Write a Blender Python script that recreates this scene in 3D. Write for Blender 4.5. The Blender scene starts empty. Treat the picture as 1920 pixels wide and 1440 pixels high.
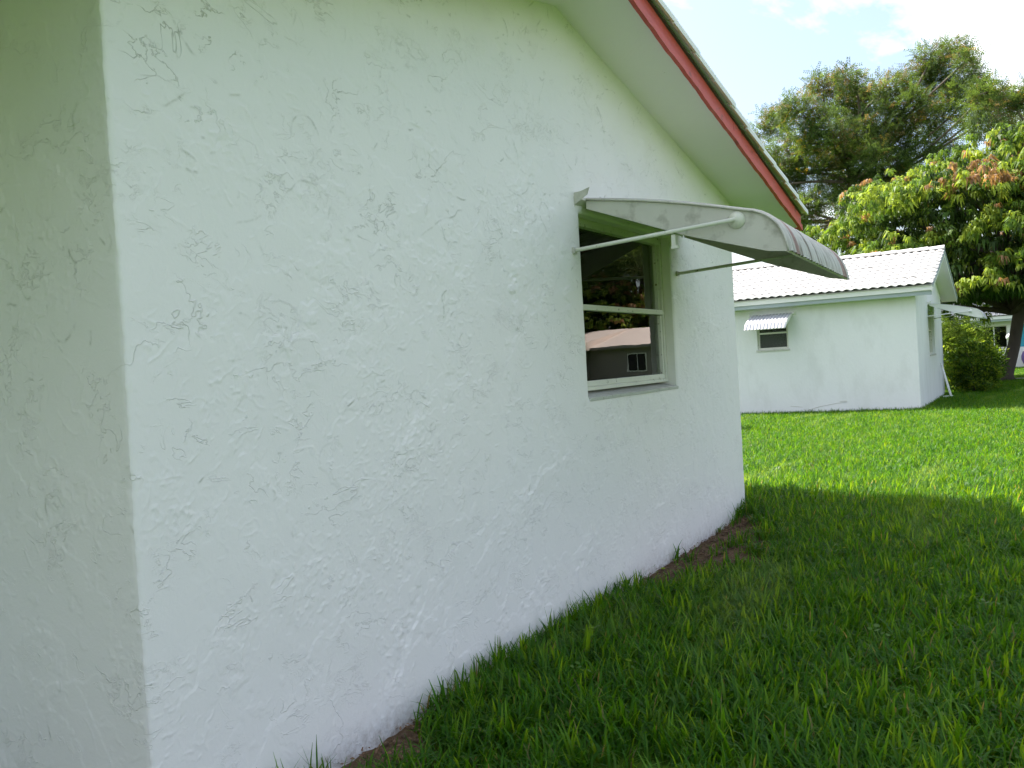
import bpy, bmesh, math, random
import numpy as np
from mathutils import Vector, Matrix

random.seed(7); RNG = np.random.default_rng(11)
SC = bpy.context.scene
COL = SC.collection

# ------------------------------------------------------------------ camera
cam_d = bpy.data.cameras.new('camera'); cam = bpy.data.objects.new('camera', cam_d); COL.objects.link(cam)
cam_d.sensor_width = 36.0; cam_d.lens = 32.67; cam_d.clip_start = 0.05; cam_d.clip_end = 3000
cr = Vector((0.87092, 0.48786, -0.05903)); cu = Vector((0.04327, 0.04353, 0.99811)); cb = Vector((0.48951, -0.87184, 0.01681))
mw = Matrix.Identity(4)
for i in range(3):
    mw[i][0] = cr[i]; mw[i][1] = cu[i]; mw[i][2] = cb[i]
mw.translation = Vector((0, 0, 1.30))
cam.matrix_world = mw
SC.camera = cam

# ------------------------------------------------------------------ sun and sky
SUN_TO = Vector((1.47, -0.33, -2.47)).normalized()      # the way the light travels
SUN_EL = math.asin(-SUN_TO.z)
SUN_AZ = math.atan2(-SUN_TO.x, -SUN_TO.y)               # from +Y towards +X
sd = bpy.data.lights.new('sun', 'SUN'); sd.energy = 5.0; sd.angle = math.radians(0.6); sd.color = (1.0, 0.95, 0.86)
so = bpy.data.objects.new('sun', sd); COL.objects.link(so)
so.rotation_euler = SUN_TO.to_track_quat('-Z', 'Y').to_euler(); so.location = (-20, 3, 35)

world = bpy.data.worlds.new('World'); SC.world = world; world.use_nodes = True
wn = world.node_tree.nodes; wl = world.node_tree.links; wn.clear()
wo = wn.new('ShaderNodeOutputWorld'); bg = wn.new('ShaderNodeBackground')
sky = wn.new('ShaderNodeTexSky'); sky.sky_type = 'NISHITA'; sky.sun_disc = False
sky.sun_elevation = SUN_EL; sky.sun_rotation = SUN_AZ; sky.air_density = 1.0; sky.dust_density = 3.4; sky.ozone_density = 1.0
bg.inputs['Strength'].default_value = 0.12
tc = wn.new('ShaderNodeTexCoord'); mp = wn.new('ShaderNodeMapping')
mp.inputs['Location'].default_value = (3.34, 0.3, 1.1); mp.inputs['Scale'].default_value = (1.0, 1.0, 1.9); mp.inputs['Rotation'].default_value = (0, 0, 0.12)
n1 = wn.new('ShaderNodeTexNoise'); n1.inputs['Scale'].default_value = 2.6; n1.inputs['Detail'].default_value = 9; n1.inputs['Roughness'].default_value = 0.56
n1.inputs['Distortion'].default_value = 0.25
r1 = wn.new('ShaderNodeValToRGB'); r1.color_ramp.elements[0].position = 0.485; r1.color_ramp.elements[1].position = 0.64
mx = wn.new('ShaderNodeMix'); mx.data_type = 'RGBA'
mx.inputs['B'].default_value = (8.2, 8.0, 7.7, 1)
wl.new(tc.outputs['Generated'], mp.inputs['Vector']); wl.new(mp.outputs['Vector'], n1.inputs['Vector'])
wl.new(n1.outputs['Fac'], r1.inputs['Fac']); wl.new(r1.outputs['Color'], mx.inputs['Factor'])
wl.new(sky.outputs['Color'], mx.inputs['A']); wl.new(mx.outputs['Result'], bg.inputs['Color'])
wl.new(bg.outputs['Background'], wo.inputs['Surface'])

vs = SC.view_settings
vs.view_transform = 'Standard'; vs.look = 'None'; vs.gamma = 1.0; vs.exposure = 1.38; vs.use_curve_mapping = False
SC.cycles.use_denoising = True
SC.cycles.use_adaptive_sampling = True; SC.cycles.adaptive_threshold = 0.02
SC.cycles.max_bounces = 7; SC.cycles.diffuse_bounces = 4; SC.cycles.transparent_max_bounces = 10
SC.cycles.sample_clamp_indirect = 8.0

# ------------------------------------------------------------------ materials
def newmat(name):
    m = bpy.data.materials.new(name); m.use_nodes = True
    nt = m.node_tree; nt.nodes.clear()
    out = nt.nodes.new('ShaderNodeOutputMaterial')
    return m, nt, out

def mix_rgb(nt, fac, a, b, blend='MIX'):
    x = nt.nodes.new('ShaderNodeMix'); x.data_type = 'RGBA'; x.blend_type = blend
    for key, v in (('Factor', fac), ('A', a), ('B', b)):
        s = x.inputs[key]
        if isinstance(v, (int, float)): s.default_value = v
        elif isinstance(v, tuple): s.default_value = v if len(v) == 4 else (*v, 1)
        else: nt.links.new(v, s)
    return x.outputs['Result']

def noise(nt, scale, detail=4, rough=0.55, vec=None, dist=0.0):
    n = nt.nodes.new('ShaderNodeTexNoise'); n.inputs['Scale'].default_value = scale
    n.inputs['Detail'].default_value = detail; n.inputs['Roughness'].default_value = rough; n.inputs['Distortion'].default_value = dist
    if vec is not None: nt.links.new(vec, n.inputs['Vector'])
    return n.outputs['Fac']

def ramp(nt, fac, p0, p1, c0=(0, 0, 0, 1), c1=(1, 1, 1, 1)):
    r = nt.nodes.new('ShaderNodeValToRGB'); e = r.color_ramp.elements
    e[0].position = p0; e[1].position = p1; e[0].color = c0; e[1].color = c1
    nt.links.new(fac, r.inputs['Fac'])
    return r.outputs['Color']

def objcoord(nt, scale=(1, 1, 1)):
    t = nt.nodes.new('ShaderNodeNewGeometry')
    m = nt.nodes.new('ShaderNodeMapping'); m.inputs['Scale'].default_value = scale
    nt.links.new(t.outputs['Position'], m.inputs['Vector'])
    return m.outputs['Vector']

def surf(name, col, rough=0.6, var=0.08, vscale=3.0, spot=None, spot_scale=40, spot_pos=(0.66, 0.72), bump=0.0, bscale=120, metal=0.0, spec=0.4, stretch=(1, 1, 1)):
    """plain procedural surface: base colour, soft tone variation, optional specks of dirt, fine bump"""
    m, nt, out = newmat(name)
    p = nt.nodes.new('ShaderNodeBsdfPrincipled')
    v = objcoord(nt, stretch)
    c = mix_rgb(nt, noise(nt, vscale, 5, 0.6, v), tuple(x * (1 - var) for x in col), tuple(min(1, x * (1 + var)) for x in col))
    if spot:
        f = ramp(nt, noise(nt, spot_scale, 3, 0.6, v), *spot_pos)
        c = mix_rgb(nt, f, c, spot)
    nt.links.new(c, p.inputs['Base Color'])
    p.inputs['Roughness'].default_value = rough; p.inputs['Metallic'].default_value = metal
    p.inputs['Specular IOR Level'].default_value = spec
    if bump:
        b = nt.nodes.new('ShaderNodeBump'); b.inputs['Strength'].default_value = bump; b.inputs['Distance'].default_value = 0.01
        nt.links.new(noise(nt, bscale, 4, 0.6, v), b.inputs['Height']); nt.links.new(b.outputs['Normal'], p.inputs['Normal'])
    nt.links.new(p.outputs['BSDF'], out.inputs['Surface'])
    return m

def stucco_mat(name, col, dirt_shade_col):
    m, nt, out = newmat(name)
    p = nt.nodes.new('ShaderNodeBsdfPrincipled')
    v = objcoord(nt)
    c = mix_rgb(nt, noise(nt, 1.3, 4, 0.55, v), tuple(x * 0.96 for x in col), tuple(min(1, x * 1.02) for x in col))
    def math_(op, x, y=None):
        n = nt.nodes.new('ShaderNodeMath'); n.operation = op
        for i_, q in enumerate((x, y)):
            if q is None: continue
            if isinstance(q, (int, float)): n.inputs[i_].default_value = q
            else: nt.links.new(q, n.inputs[i_])
        return n.outputs[0]
    def hairline(scale, width, mscale, m0, m1, off, dist):
        """thin meandering ridge: an isoline of a distorted noise, broken up by a second noise"""
        mp_ = nt.nodes.new('ShaderNodeMapping'); mp_.inputs['Location'].default_value = off; mp_.inputs['Scale'].default_value = (1, 0.75, 1.25)
        nt.links.new(v, mp_.inputs['Vector'])
        d = math_('ABSOLUTE', math_('SUBTRACT', noise(nt, scale, 4, 0.62, mp_.outputs[0], dist), 0.5))
        ln = ramp(nt, d, 0.0, width, (1, 1, 1, 1), (0, 0, 0, 1))
        return math_('MULTIPLY', ln, ramp(nt, noise(nt, mscale, 3, 0.6, mp_.outputs[0]), m0, m1))
    l1 = hairline(4.2, 0.008, 3.0, 0.52, 0.60, (3.1, 0.4, 1.7), 0.7)
    l2 = hairline(9.0, 0.013, 5.0, 0.525, 0.60, (0.3, 5.4, 2.2), 0.5)
    l3 = hairline(22.0, 0.024, 3.2, 0.58, 0.66, (7.3, 2.4, 0.2), 0.5)
    lines = math_('MAXIMUM', math_('MAXIMUM', l1, l2), math_('MULTIPLY', l3, 0.6))
    sx = nt.nodes.new('ShaderNodeSeparateXYZ'); nt.links.new(v, sx.inputs[0])
    # grime and painted underside shade on the ridge lines, stronger higher up
    hi = nt.nodes.new('ShaderNodeMapRange'); hi.inputs['From Min'].default_value = 1.0; hi.inputs['From Max'].default_value = 2.5
    hi.inputs['To Min'].default_value = 0.08; hi.inputs['To Max'].default_value = 1.0
    nt.links.new(sx.outputs['Z'], hi.inputs['Value'])
    gm = math_('MULTIPLY', math_('MULTIPLY', lines, ramp(nt, noise(nt, 2.3, 4, 0.6, v), 0.47, 0.62)), hi.outputs[0])
    c = mix_rgb(nt, math_('MULTIPLY', gm, 0.5), c, (0.20, 0.20, 0.13))
    sp = ramp(nt, noise(nt, 38, 4, 0.65, v), 0.755, 0.80)
    c = mix_rgb(nt, sp, c, (0.36, 0.35, 0.27))
    a = nt.nodes.new('ShaderNodeAttribute'); a.attribute_name = 'dirt'  # dirt lines with the ridges' underside shade painted in
    c = mix_rgb(nt, a.outputs['Fac'], c, dirt_shade_col)
    # soil splashed on the foot of the wall
    spl = nt.nodes.new('ShaderNodeMapRange'); spl.inputs['From Min'].default_value = 0.16; spl.inputs['From Max'].default_value = 0.0
    nt.links.new(sx.outputs['Z'], spl.inputs['Value'])
    sm = math_('MULTIPLY', math_('POWER', spl.outputs[0], 2.0), ramp(nt, noise(nt, 30, 5, 0.75, v), 0.42, 0.66))
    c = mix_rgb(nt, math_('MULTIPLY', sm, 0.75), c, (0.30, 0.22, 0.16))
    nt.links.new(c, p.inputs['Base Color']); p.inputs['Roughness'].default_value = 0.5; p.inputs['Specular IOR Level'].default_value = 0.35
    b = nt.nodes.new('ShaderNodeBump'); b.inputs['Strength'].default_value = 0.20; b.inputs['Distance'].default_value = 0.004
    nt.links.new(noise(nt, 95, 4, 0.6, v), b.inputs['Height'])
    b2 = nt.nodes.new('ShaderNodeBump'); b2.inputs['Strength'].default_value = 0.7; b2.inputs['Distance'].default_value = 0.0028
    nt.links.new(lines, b2.inputs['Height']); nt.links.new(b.outputs['Normal'], b2.inputs['Normal'])
    nt.links.new(b2.outputs['Normal'], p.inputs['Normal'])
    nt.links.new(p.outputs['BSDF'], out.inputs['Surface'])
    return m

def leaf_mat(name, trans=0.35, rough=0.45, spec=0.3, attr='tint', tscale=1.5):
    """leaf: colour comes from the mesh attribute 'tint' (species colour per leaf), part of the light passes through"""
    m, nt, out = newmat(name)
    a = nt.nodes.new('ShaderNodeAttribute'); a.attribute_name = attr
    p = nt.nodes.new('ShaderNodeBsdfPrincipled'); p.inputs['Roughness'].default_value = rough; p.inputs['Specular IOR Level'].default_value = spec
    t = nt.nodes.new('ShaderNodeBsdfTranslucent')
    nt.links.new(a.outputs['Color'], p.inputs['Base Color'])
    tcol = mix_rgb(nt, 1.0, a.outputs['Color'], (1.25 * tscale, 1.15 * tscale, 0.55 * tscale), 'MULTIPLY')
    nt.links.new(tcol, t.inputs['Color'])
    s = nt.nodes.new('ShaderNodeMixShader'); s.inputs[0].default_value = trans
    nt.links.new(p.outputs['BSDF'], s.inputs[1]); nt.links.new(t.outputs['BSDF'], s.inputs[2])
    nt.links.new(s.outputs[0], out.inputs['Surface'])
    return m

def grass_mat(name):
    m, nt, out = newmat(name)
    oi = nt.nodes.new('ShaderNodeObjectInfo'); a = nt.nodes.new('ShaderNodeAttribute'); a.attribute_name = 'tint'
    v = objcoord(nt)
    c = mix_rgb(nt, oi.outputs['Random'], (0.72, 0.80, 0.75), (1.15, 1.10, 1.0))
    c = mix_rgb(nt, 1.0, a.outputs['Color'], c, 'MULTIPLY')
    dry = ramp(nt, noise(nt, 0.9, 4, 0.65, objcoord(nt, (1.9, 0.4, 1))), 0.54, 0.66)
    c = mix_rgb(nt, dry, c, mix_rgb(nt, 0.34, c, (0.13, 0.24, 0.08)))
    p = nt.nodes.new('ShaderNodeBsdfPrincipled'); p.inputs['Roughness'].default_value = 0.45; p.inputs['Specular IOR Level'].default_value = 0.22
    t = nt.nodes.new('ShaderNodeBsdfTranslucent')
    nt.links.new(c, p.inputs['Base Color'])
    nt.links.new(mix_rgb(nt, 1.0, c, (4.4, 2.6, 1.3), 'MULTIPLY'), t.inputs['Color'])
    s = nt.nodes.new('ShaderNodeMixShader'); s.inputs[0].default_value = 0.47
    nt.links.new(p.outputs['BSDF'], s.inputs[1]); nt.links.new(t.outputs['BSDF'], s.inputs[2]); nt.links.new(s.outputs[0], out.inputs['Surface'])
    return m

def glass_mat(name, dark=0.0):
    m, nt, out = newmat(name)
    fr = nt.nodes.new('ShaderNodeFresnel'); fr.inputs['IOR'].default_value = 1.62
    g = nt.nodes.new('ShaderNodeBsdfGlossy'); g.inputs['Roughness'].default_value = 0.004; g.inputs['Color'].default_value = (0.92, 0.93, 0.92, 1)
    t = nt.nodes.new('ShaderNodeBsdfTransparent'); t.inputs['Color'].default_value = (0.80, 0.83, 0.80, 1)
    b = nt.nodes.new('ShaderNodeBump'); b.inputs['Strength'].default_value = 0.02; b.inputs['Distance'].default_value = 0.02
    nt.links.new(noise(nt, 3.0, 2, 0.4, objcoord(nt)), b.inputs['Height'])
    nt.links.new(b.outputs['Normal'], g.inputs['Normal'])
    s = nt.nodes.new('ShaderNodeMixShader')
    nt.links.new(fr.outputs[0], s.inputs[0]); nt.links.new(t.outputs[0], s.inputs[1]); nt.links.new(g.outputs[0], s.inputs[2])
    nt.links.new(s.outputs[0], out.inputs['Surface'])
    return m

def ground_mat():
    m, nt, out = newmat('soil_and_thatch')
    p = nt.nodes.new('ShaderNodeBsdfPrincipled'); p.inputs['Roughness'].default_value = 0.95; p.inputs['Specular IOR Level'].default_value = 0.1
    v = objcoord(nt)
    soil = mix_rgb(nt, noise(nt, 14, 6, 0.7, v), (0.075, 0.046, 0.026), (0.20, 0.13, 0.078))
    soil = mix_rgb(nt, ramp(nt, noise(nt, 70, 4, 0.7, v), 0.55, 0.72), soil, (0.27, 0.19, 0.12))
    turf = mix_rgb(nt, noise(nt, 9, 6, 0.7, v), (0.030, 0.070, 0.006), (0.085, 0.160, 0.016))
    a = nt.nodes.new('ShaderNodeAttribute'); a.attribute_name = 'soil'
    c = mix_rgb(nt, a.outputs['Fac'], turf, soil)
    nt.links.new(c, p.inputs['Base Color'])
    b = nt.nodes.new('ShaderNodeBump'); b.inputs['Strength'].default_value = 0.8; b.inputs['Distance'].default_value = 0.02
    nt.links.new(noise(nt, 45, 5, 0.7, v), b.inputs['Height']); nt.links.new(b.outputs['Normal'], p.inputs['Normal'])
    nt.links.new(p.outputs['BSDF'], out.inputs['Surface'])
    return m

WHITE = (0.87, 0.84, 0.815)
M = {}
M['stucco'] = stucco_mat('white_painted_stucco', WHITE, (0.16, 0.17, 0.09))
M['stucco_far'] = surf('white_stucco_plain', (0.79, 0.80, 0.79), 0.6, 0.07, 1.2, (0.70, 0.71, 0.69), 3.2, (0.50, 0.80), 0.5, 26, stretch=(1.0, 1.0, 0.45))
M['soffit'] = surf('soffit_paint', (0.87, 0.855, 0.80), 0.6, 0.04, 1.5, (0.55, 0.53, 0.45), 30, (0.74, 0.80), 0.15, 60)
M['red'] = surf('red_fascia_paint', (0.60, 0.085, 0.06), 0.5, 0.18, 2.2, (0.27, 0.06, 0.045), 14, (0.60, 0.72), 0.15, 60, stretch=(1, 0.4, 1))
M['drip'] = surf('dark_drip_edge', (0.055, 0.085, 0.07), 0.5, 0.2, 4)
M['tile'] = surf('white_roof_tile', (0.56, 0.545, 0.53), 0.7, 0.10, 4.0, (0.36, 0.34, 0.31), 18, (0.68, 0.78), 0.3, 60)
M['tile_pink'] = surf('pinkish_roof_tile', (0.74, 0.62, 0.56), 0.7, 0.08, 4.0)
M['frame'] = surf('cream_window_frame', (0.68, 0.67, 0.59), 0.5, 0.10, 6, (0.17, 0.14, 0.09), 42, (0.64, 0.70), 0.1, 80)
M['sill'] = surf('worn_grey_sill', (0.55, 0.55, 0.50), 0.7, 0.12, 12, (0.24, 0.20, 0.14), 40, (0.62, 0.72), 0.4, 70)
M['awning'] = surf('weathered_aluminium', (0.58, 0.57, 0.50), 0.5, 0.12, 5, (0.30, 0.29, 0.23), 11, (0.54, 0.78), 0.1, 40)
M['awning_top'] = surf('corrugated_aluminium', (0.50, 0.49, 0.44), 0.55, 0.18, 8, (0.15, 0.13, 0.09), 5, (0.50, 0.70), 0.1, 40, stretch=(0.9, 7.0, 0.9))
M['awning_red'] = surf('red_stripe_paint', (0.31, 0.19, 0.16), 0.55, 0.3, 9, (0.16, 0.13, 0.10), 6, (0.52, 0.72))
M['arm'] = surf('white_painted_tube', (0.68, 0.69, 0.58), 0.45, 0.06, 9, (0.14, 0.12, 0.08), 38, (0.68, 0.73))
M['alu_white'] = surf('white_enamel_awning', (0.46, 0.47, 0.50), 0.4, 0.08, 6)
M['white'] = surf('white_trim_paint', (0.82, 0.82, 0.79), 0.5, 0.06, 4)
M['blue'] = surf('pale_blue_grey', (0.34, 0.40, 0.40), 0.5, 0.08, 3)
M['turq'] = surf('turquoise_panel', (0.04, 0.32, 0.45), 0.5, 0.1, 4)
M['purple'] = surf('violet_cloth', (0.12, 0.08, 0.22), 0.8, 0.25, 9)
M['dark'] = surf('dark_interior', (0.022, 0.021, 0.020), 0.9, 0.3, 3)  # near-black tone that paints the dimness of unlit rooms
M['glass'] = glass_mat('window_glass')
M['tan'] = surf('taupe_stucco', (0.27, 0.25, 0.225), 0.7, 0.08, 2.5, bump=0.4, bscale=30)
M['bark'] = surf('grey_brown_bark', (0.13, 0.105, 0.085), 0.9, 0.35, 9, bump=0.9, bscale=26, stretch=(1, 1, 0.25))
M['bark_dark'] = surf('dark_bark', (0.075, 0.06, 0.05), 0.9, 0.35, 7, bump=0.9, bscale=20, stretch=(1, 1, 0.25))
M['leaf'] = leaf_mat('glossy_leaf', 0.38, 0.5, 0.22, tscale=1.9)
M['leaf_fine'] = leaf_mat('fine_leaf', 0.40, 0.55, 0.2)
M['grass'] = grass_mat('grass_blade')
M['ground'] = ground_mat()
M['concrete'] = surf('pale_concrete', (0.46, 0.43, 0.38), 0.85, 0.1, 5, bump=0.4, bscale=50)
M['globe'] = surf('white_lamp_globe', (0.85, 0.85, 0.84), 0.25, 0.02, 3)
M['clod'] = surf('brown_earth', (0.13, 0.085, 0.052), 0.95, 0.4, 20, bump=0.6, bscale=90)
M['litter'] = surf('dry_leaf_litter', (0.22, 0.13, 0.075), 0.9, 0.5, 14)

# ------------------------------------------------------------------ helpers
def meta(o, label=None, cat=None, group=None, kind=None):
    if label: o['label'] = label
    if cat: o['category'] = cat
    if group: o['group'] = group
    if kind: o['kind'] = kind
    return o

def thing(name, loc, label, cat, group=None):
    o = bpy.data.objects.new(name, None); COL.objects.link(o); o.location = loc
    o.empty_display_size = 0.2
    return meta(o, label, cat, group)

def base_of(parent):
    b = Vector((0, 0, 0)); p = parent
    while p is not None: b += p.location; p = p.parent
    return b

def link(name, me, mat, parent=None, smooth=False):
    if mat is not None and len(me.materials) == 0: me.materials.append(mat)
    if smooth: me.polygons.foreach_set('use_smooth', [True] * len(me.polygons))
    o = bpy.data.objects.new(name, me); COL.objects.link(o)
    if parent is not None: o.parent = parent
    return o

def mk(name, verts, faces, mat, parent=None, smooth=False):
    """mesh in world coordinates, shifted to its thing's base"""
    b = base_of(parent) if parent is not None else Vector((0, 0, 0))
    v = np.asarray(verts, float) - np.array(b)
    me = bpy.data.meshes.new(name); me.from_pydata(v.tolist(), [], [list(map(int, f)) for f in faces]); me.update()
    return link(name, me, mat, parent, smooth)

class MB:
    def __init__(s): s.v = []; s.f = []
    def add(s, v, f):
        n = len(s.v); s.v += [tuple(x) for x in v]; s.f += [tuple(i + n for i in q) for q in f]; return s
    def box(s, x0, x1, y0, y1, z0, z1):
        v = [(x, y, z) for z in (z0, z1) for y in (y0, y1) for x in (x0, x1)]
        return s.add(v, [(0, 2, 3, 1), (4, 5, 7, 6), (0, 1, 5, 4), (2, 6, 7, 3), (0, 4, 6, 2), (1, 3, 7, 5)])
    def prism(s, pts_a, pts_b):
        n = len(pts_a)
        return s.add(list(pts_a) + list(pts_b), [tuple(range(n))[::-1], tuple(range(n, 2 * n))] + [(i, (i + 1) % n, n + (i + 1) % n, n + i) for i in range(n)])
    def tube(s, path, rad, seg=10, cap=True):
        path = [Vector(p) for p in path]; rad = rad if hasattr(rad, '__len__') else [rad] * len(path)
        t0 = (path[1] - path[0]).normalized(); a = Vector((0, 0, 1)) if abs(t0.z) < 0.9 else Vector((1, 0, 0))
        u = t0.cross(a).normalized(); rings = []
        for i, p in enumerate(path):
            t = (path[min(i + 1, len(path) - 1)] - path[max(i - 1, 0)]).normalized()
            u = (u - t * u.dot(t)).normalized(); w = t.cross(u)
            rings.append([p + (u * math.cos(k * 2 * math.pi / seg) + w * math.sin(k * 2 * math.pi / seg)) * rad[i] for k in range(seg)])
        v = [q for r in rings for q in r]; f = []
        for i in range(len(path) - 1):
            for k in range(seg):
                f.append((i * seg + k, i * seg + (k + 1) % seg, (i + 1) * seg + (k + 1) % seg, (i + 1) * seg + k))
        if cap: f += [tuple(range(seg))[::-1], tuple(range((len(path) - 1) * seg, len(path) * seg))]
        return s.add(v, f)
    def ellipsoid(s, c, r, nu=14, nv=8):
        v = []; f = []
        for j in range(nv + 1):
            th = math.pi * j / nv
            for i in range(nu):
                ph = 2 * math.pi * i / nu
                v.append((c[0] + r[0] * math.sin(th) * math.cos(ph), c[1] + r[1] * math.sin(th) * math.sin(ph), c[2] + r[2] * math.cos(th)))
        for j in range(nv):
            for i in range(nu): f.append((j * nu + i, (j + 1) * nu + i, (j + 1) * nu + (i + 1) % nu, j * nu + (i + 1) % nu))
        return s.add(v, f)
    def obj(s, name, mat, parent=None, smooth=False, bevel=0.0):
        o = mk(name, s.v, s.f, mat, parent, smooth)
        if bevel:
            bm = bmesh.new(); bm.from_mesh(o.data)
            bmesh.ops.bevel(bm, geom=list(bm.edges), offset=bevel, segments=2, affect='EDGES', profile=0.6)
            bm.to_mesh(o.data); bm.free()
        return o

def fast_mesh(name, V, F, mat, parent=None, smooth=True, col=None, attr=None):
    """numpy quads/tris -> mesh; col: per-vertex rgb attribute 'tint'; attr: (name, values)"""
    b = np.array(base_of(parent)) if parent is not None else np.zeros(3)
    me = bpy.data.meshes.new(name)
    V = (np.asarray(V, np.float64) - b).astype(np.float32); F = np.asarray(F, np.int32)
    nf, k = F.shape
    me.vertices.add(len(V)); me.vertices.foreach_set('co', V.ravel())
    me.loops.add(nf * k); me.loops.foreach_set('vertex_index', F.ravel())
    me.polygons.add(nf); me.polygons.foreach_set('loop_start', np.arange(0, nf * k, k, dtype=np.int32))
    try: me.polygons.foreach_set('loop_total', np.full(nf, k, np.int32))
    except Exception: pass
    me.polygons.foreach_set('use_smooth', np.full(nf, smooth, bool))
    if col is not None:
        ca = me.color_attributes.new('tint', 'FLOAT_COLOR', 'POINT')
        c4 = np.ones((len(V), 4), np.float32); c4[:, :3] = col; ca.data.foreach_set('color', c4.ravel())
    if attr is not None:
        at = me.attributes.new(attr[0], 'FLOAT', 'POINT'); at.data.foreach_set('value', np.asarray(attr[1], np.float32))
    me.update(calc_edges=True); me.validate()
    return link(name, me, mat, parent)

def copy_tree(o, parent=None):
    c = o.copy(); COL.objects.link(c); c.parent = parent
    for ch in [x for x in bpy.data.objects if x.parent == o]: copy_tree(ch, c)
    return c

def sstep(a, b, x):
    t = np.clip((x - a) / (b - a), 0, 1); return t * t * (3 - 2 * t)

def vnoise(h, w, cell, seed):
    """value noise raster"""
    r = np.random.default_rng(seed); gh, gw = int(h / cell) + 3, int(w / cell) + 3
    g = r.random((gh, gw)); y = np.arange(h) / cell; x = np.arange(w) / cell
    yi = y.astype(int); xi = x.astype(int); fy = y - yi; fx = x - xi
    fy = (fy * fy * (3 - 2 * fy))[:, None]; fx = (fx * fx * (3 - 2 * fx))[None, :]
    a = g[np.ix_(yi, xi)]; b = g[np.ix_(yi, xi + 1)]; c = g[np.ix_(yi + 1, xi)]; d = g[np.ix_(yi + 1, xi + 1)]
    return (a * (1 - fx) + b * fx) * (1 - fy) + (c * (1 - fx) + d * fx) * fy

def fbm(h, w, cell, seed, octs=4):
    s = np.zeros((h, w)); amp = 1.0; tot = 0
    for o in range(octs):
        s += amp * vnoise(h, w, max(cell / 2 ** o, 1.01), seed + o * 17); tot += amp; amp *= 0.5
    return s / tot

# ------------------------------------------------------------------ ground
def ground_z(x, y):
    x = np.asarray(x, float); y = np.asarray(y, float)
    d = np.hypot(x + 2.0, (y - 7.9) / 1.2)
    return 0.10 * np.exp(-(d / 0.55) ** 2) + 0.012 * np.sin(x * 2.1 + 0.7) * np.sin(y * 1.3) * np.clip((x + 2.1), 0, 1)

def soil_mask(x, y):
    """bare earth along the foot of the wall"""
    x = np.asarray(x, float); y = np.asarray(y, float); dx = x + 2.09
    w = 0.035 + 0.03 * np.sin(y * 5.1) * np.sin(y * 2.3 + 1)
    w = w + 0.50 * np.exp(-((y - 6.0) / 0.98) ** 4) + 0.24 * np.exp(-((y - 2.40) / 0.30) ** 2) + 0.08 * np.exp(-((y - 3.12) / 0.16) ** 2)
    w = w * (y < 7.35)
    w = w * (1 + 0.25 * np.sin(y * 13 + x * 7))
    return sstep(0.0, 1.0, np.clip((w - dx) / 0.07 + 0.5, 0, 1)) * (dx > -0.3)

def build_ground():
    fx = np.concatenate([np.linspace(-400, -14, 14), np.arange(-12, -2.6, 0.8), np.arange(-2.4, 0.6, 0.05), np.arange(0.8, 6, 0.6), np.linspace(8, 400, 16)])
    fy = np.concatenate([np.linspace(-300, -6, 10), np.arange(-4, 1, 0.5), np.arange(1.2, 9.2, 0.05), np.arange(9.6, 50, 1.2), np.linspace(55, 900, 18)])
    X, Y = np.meshgrid(fx, fy); Z = ground_z(X, Y); s = soil_mask(X, Y) * (Y > 1) * (X < -1)
    Z = Z + s * 0.012 * np.sin(X * 40 + Y * 23) * np.cos(Y * 51 - X * 13) - s * 0.01
    V = np.stack([X, Y, Z], -1).reshape(-1, 3); h, w = X.shape
    i = np.arange(h * w).reshape(h, w)
    F = np.stack([i[:-1, :-1], i[:-1, 1:], i[1:, 1:], i[1:, :-1]], -1).reshape(-1, 4)
    o = fast_mesh('ground', V, F, M['ground'], attr=('soil', s.ravel()))
    meta(o, kind='structure', label='flat green ground under the lawn with bare soil by the wall')
build_ground()

pm = MB()
pm.box(-0.75, 30, 33.15, 33.95, -0.05, 0.035)
meta(pm.obj('path', M['concrete'], bevel=0.01), kind='structure', label='narrow pale concrete path crossing the lawn behind the trees')

# ------------------------------------------------------------------ near house
WX = -2.09; Y0 = 1.645; Y1 = 7.49          # gable wall plane and its two corners
RY = 4.40                                   # ridge
def zs(y): return 2.86 - 0.205 * (np.abs(np.asarray(y, float) - RY) + RY - 5.9)    # soffit height along the rake
OW = (4.565, 5.99, 1.12, 2.11)              # window opening y0 y1 z0 z1

house = thing('stucco_house', (-6, 4.5, 0), 'large white stucco house filling the left half with red fascia and gable window', 'house')

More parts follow.
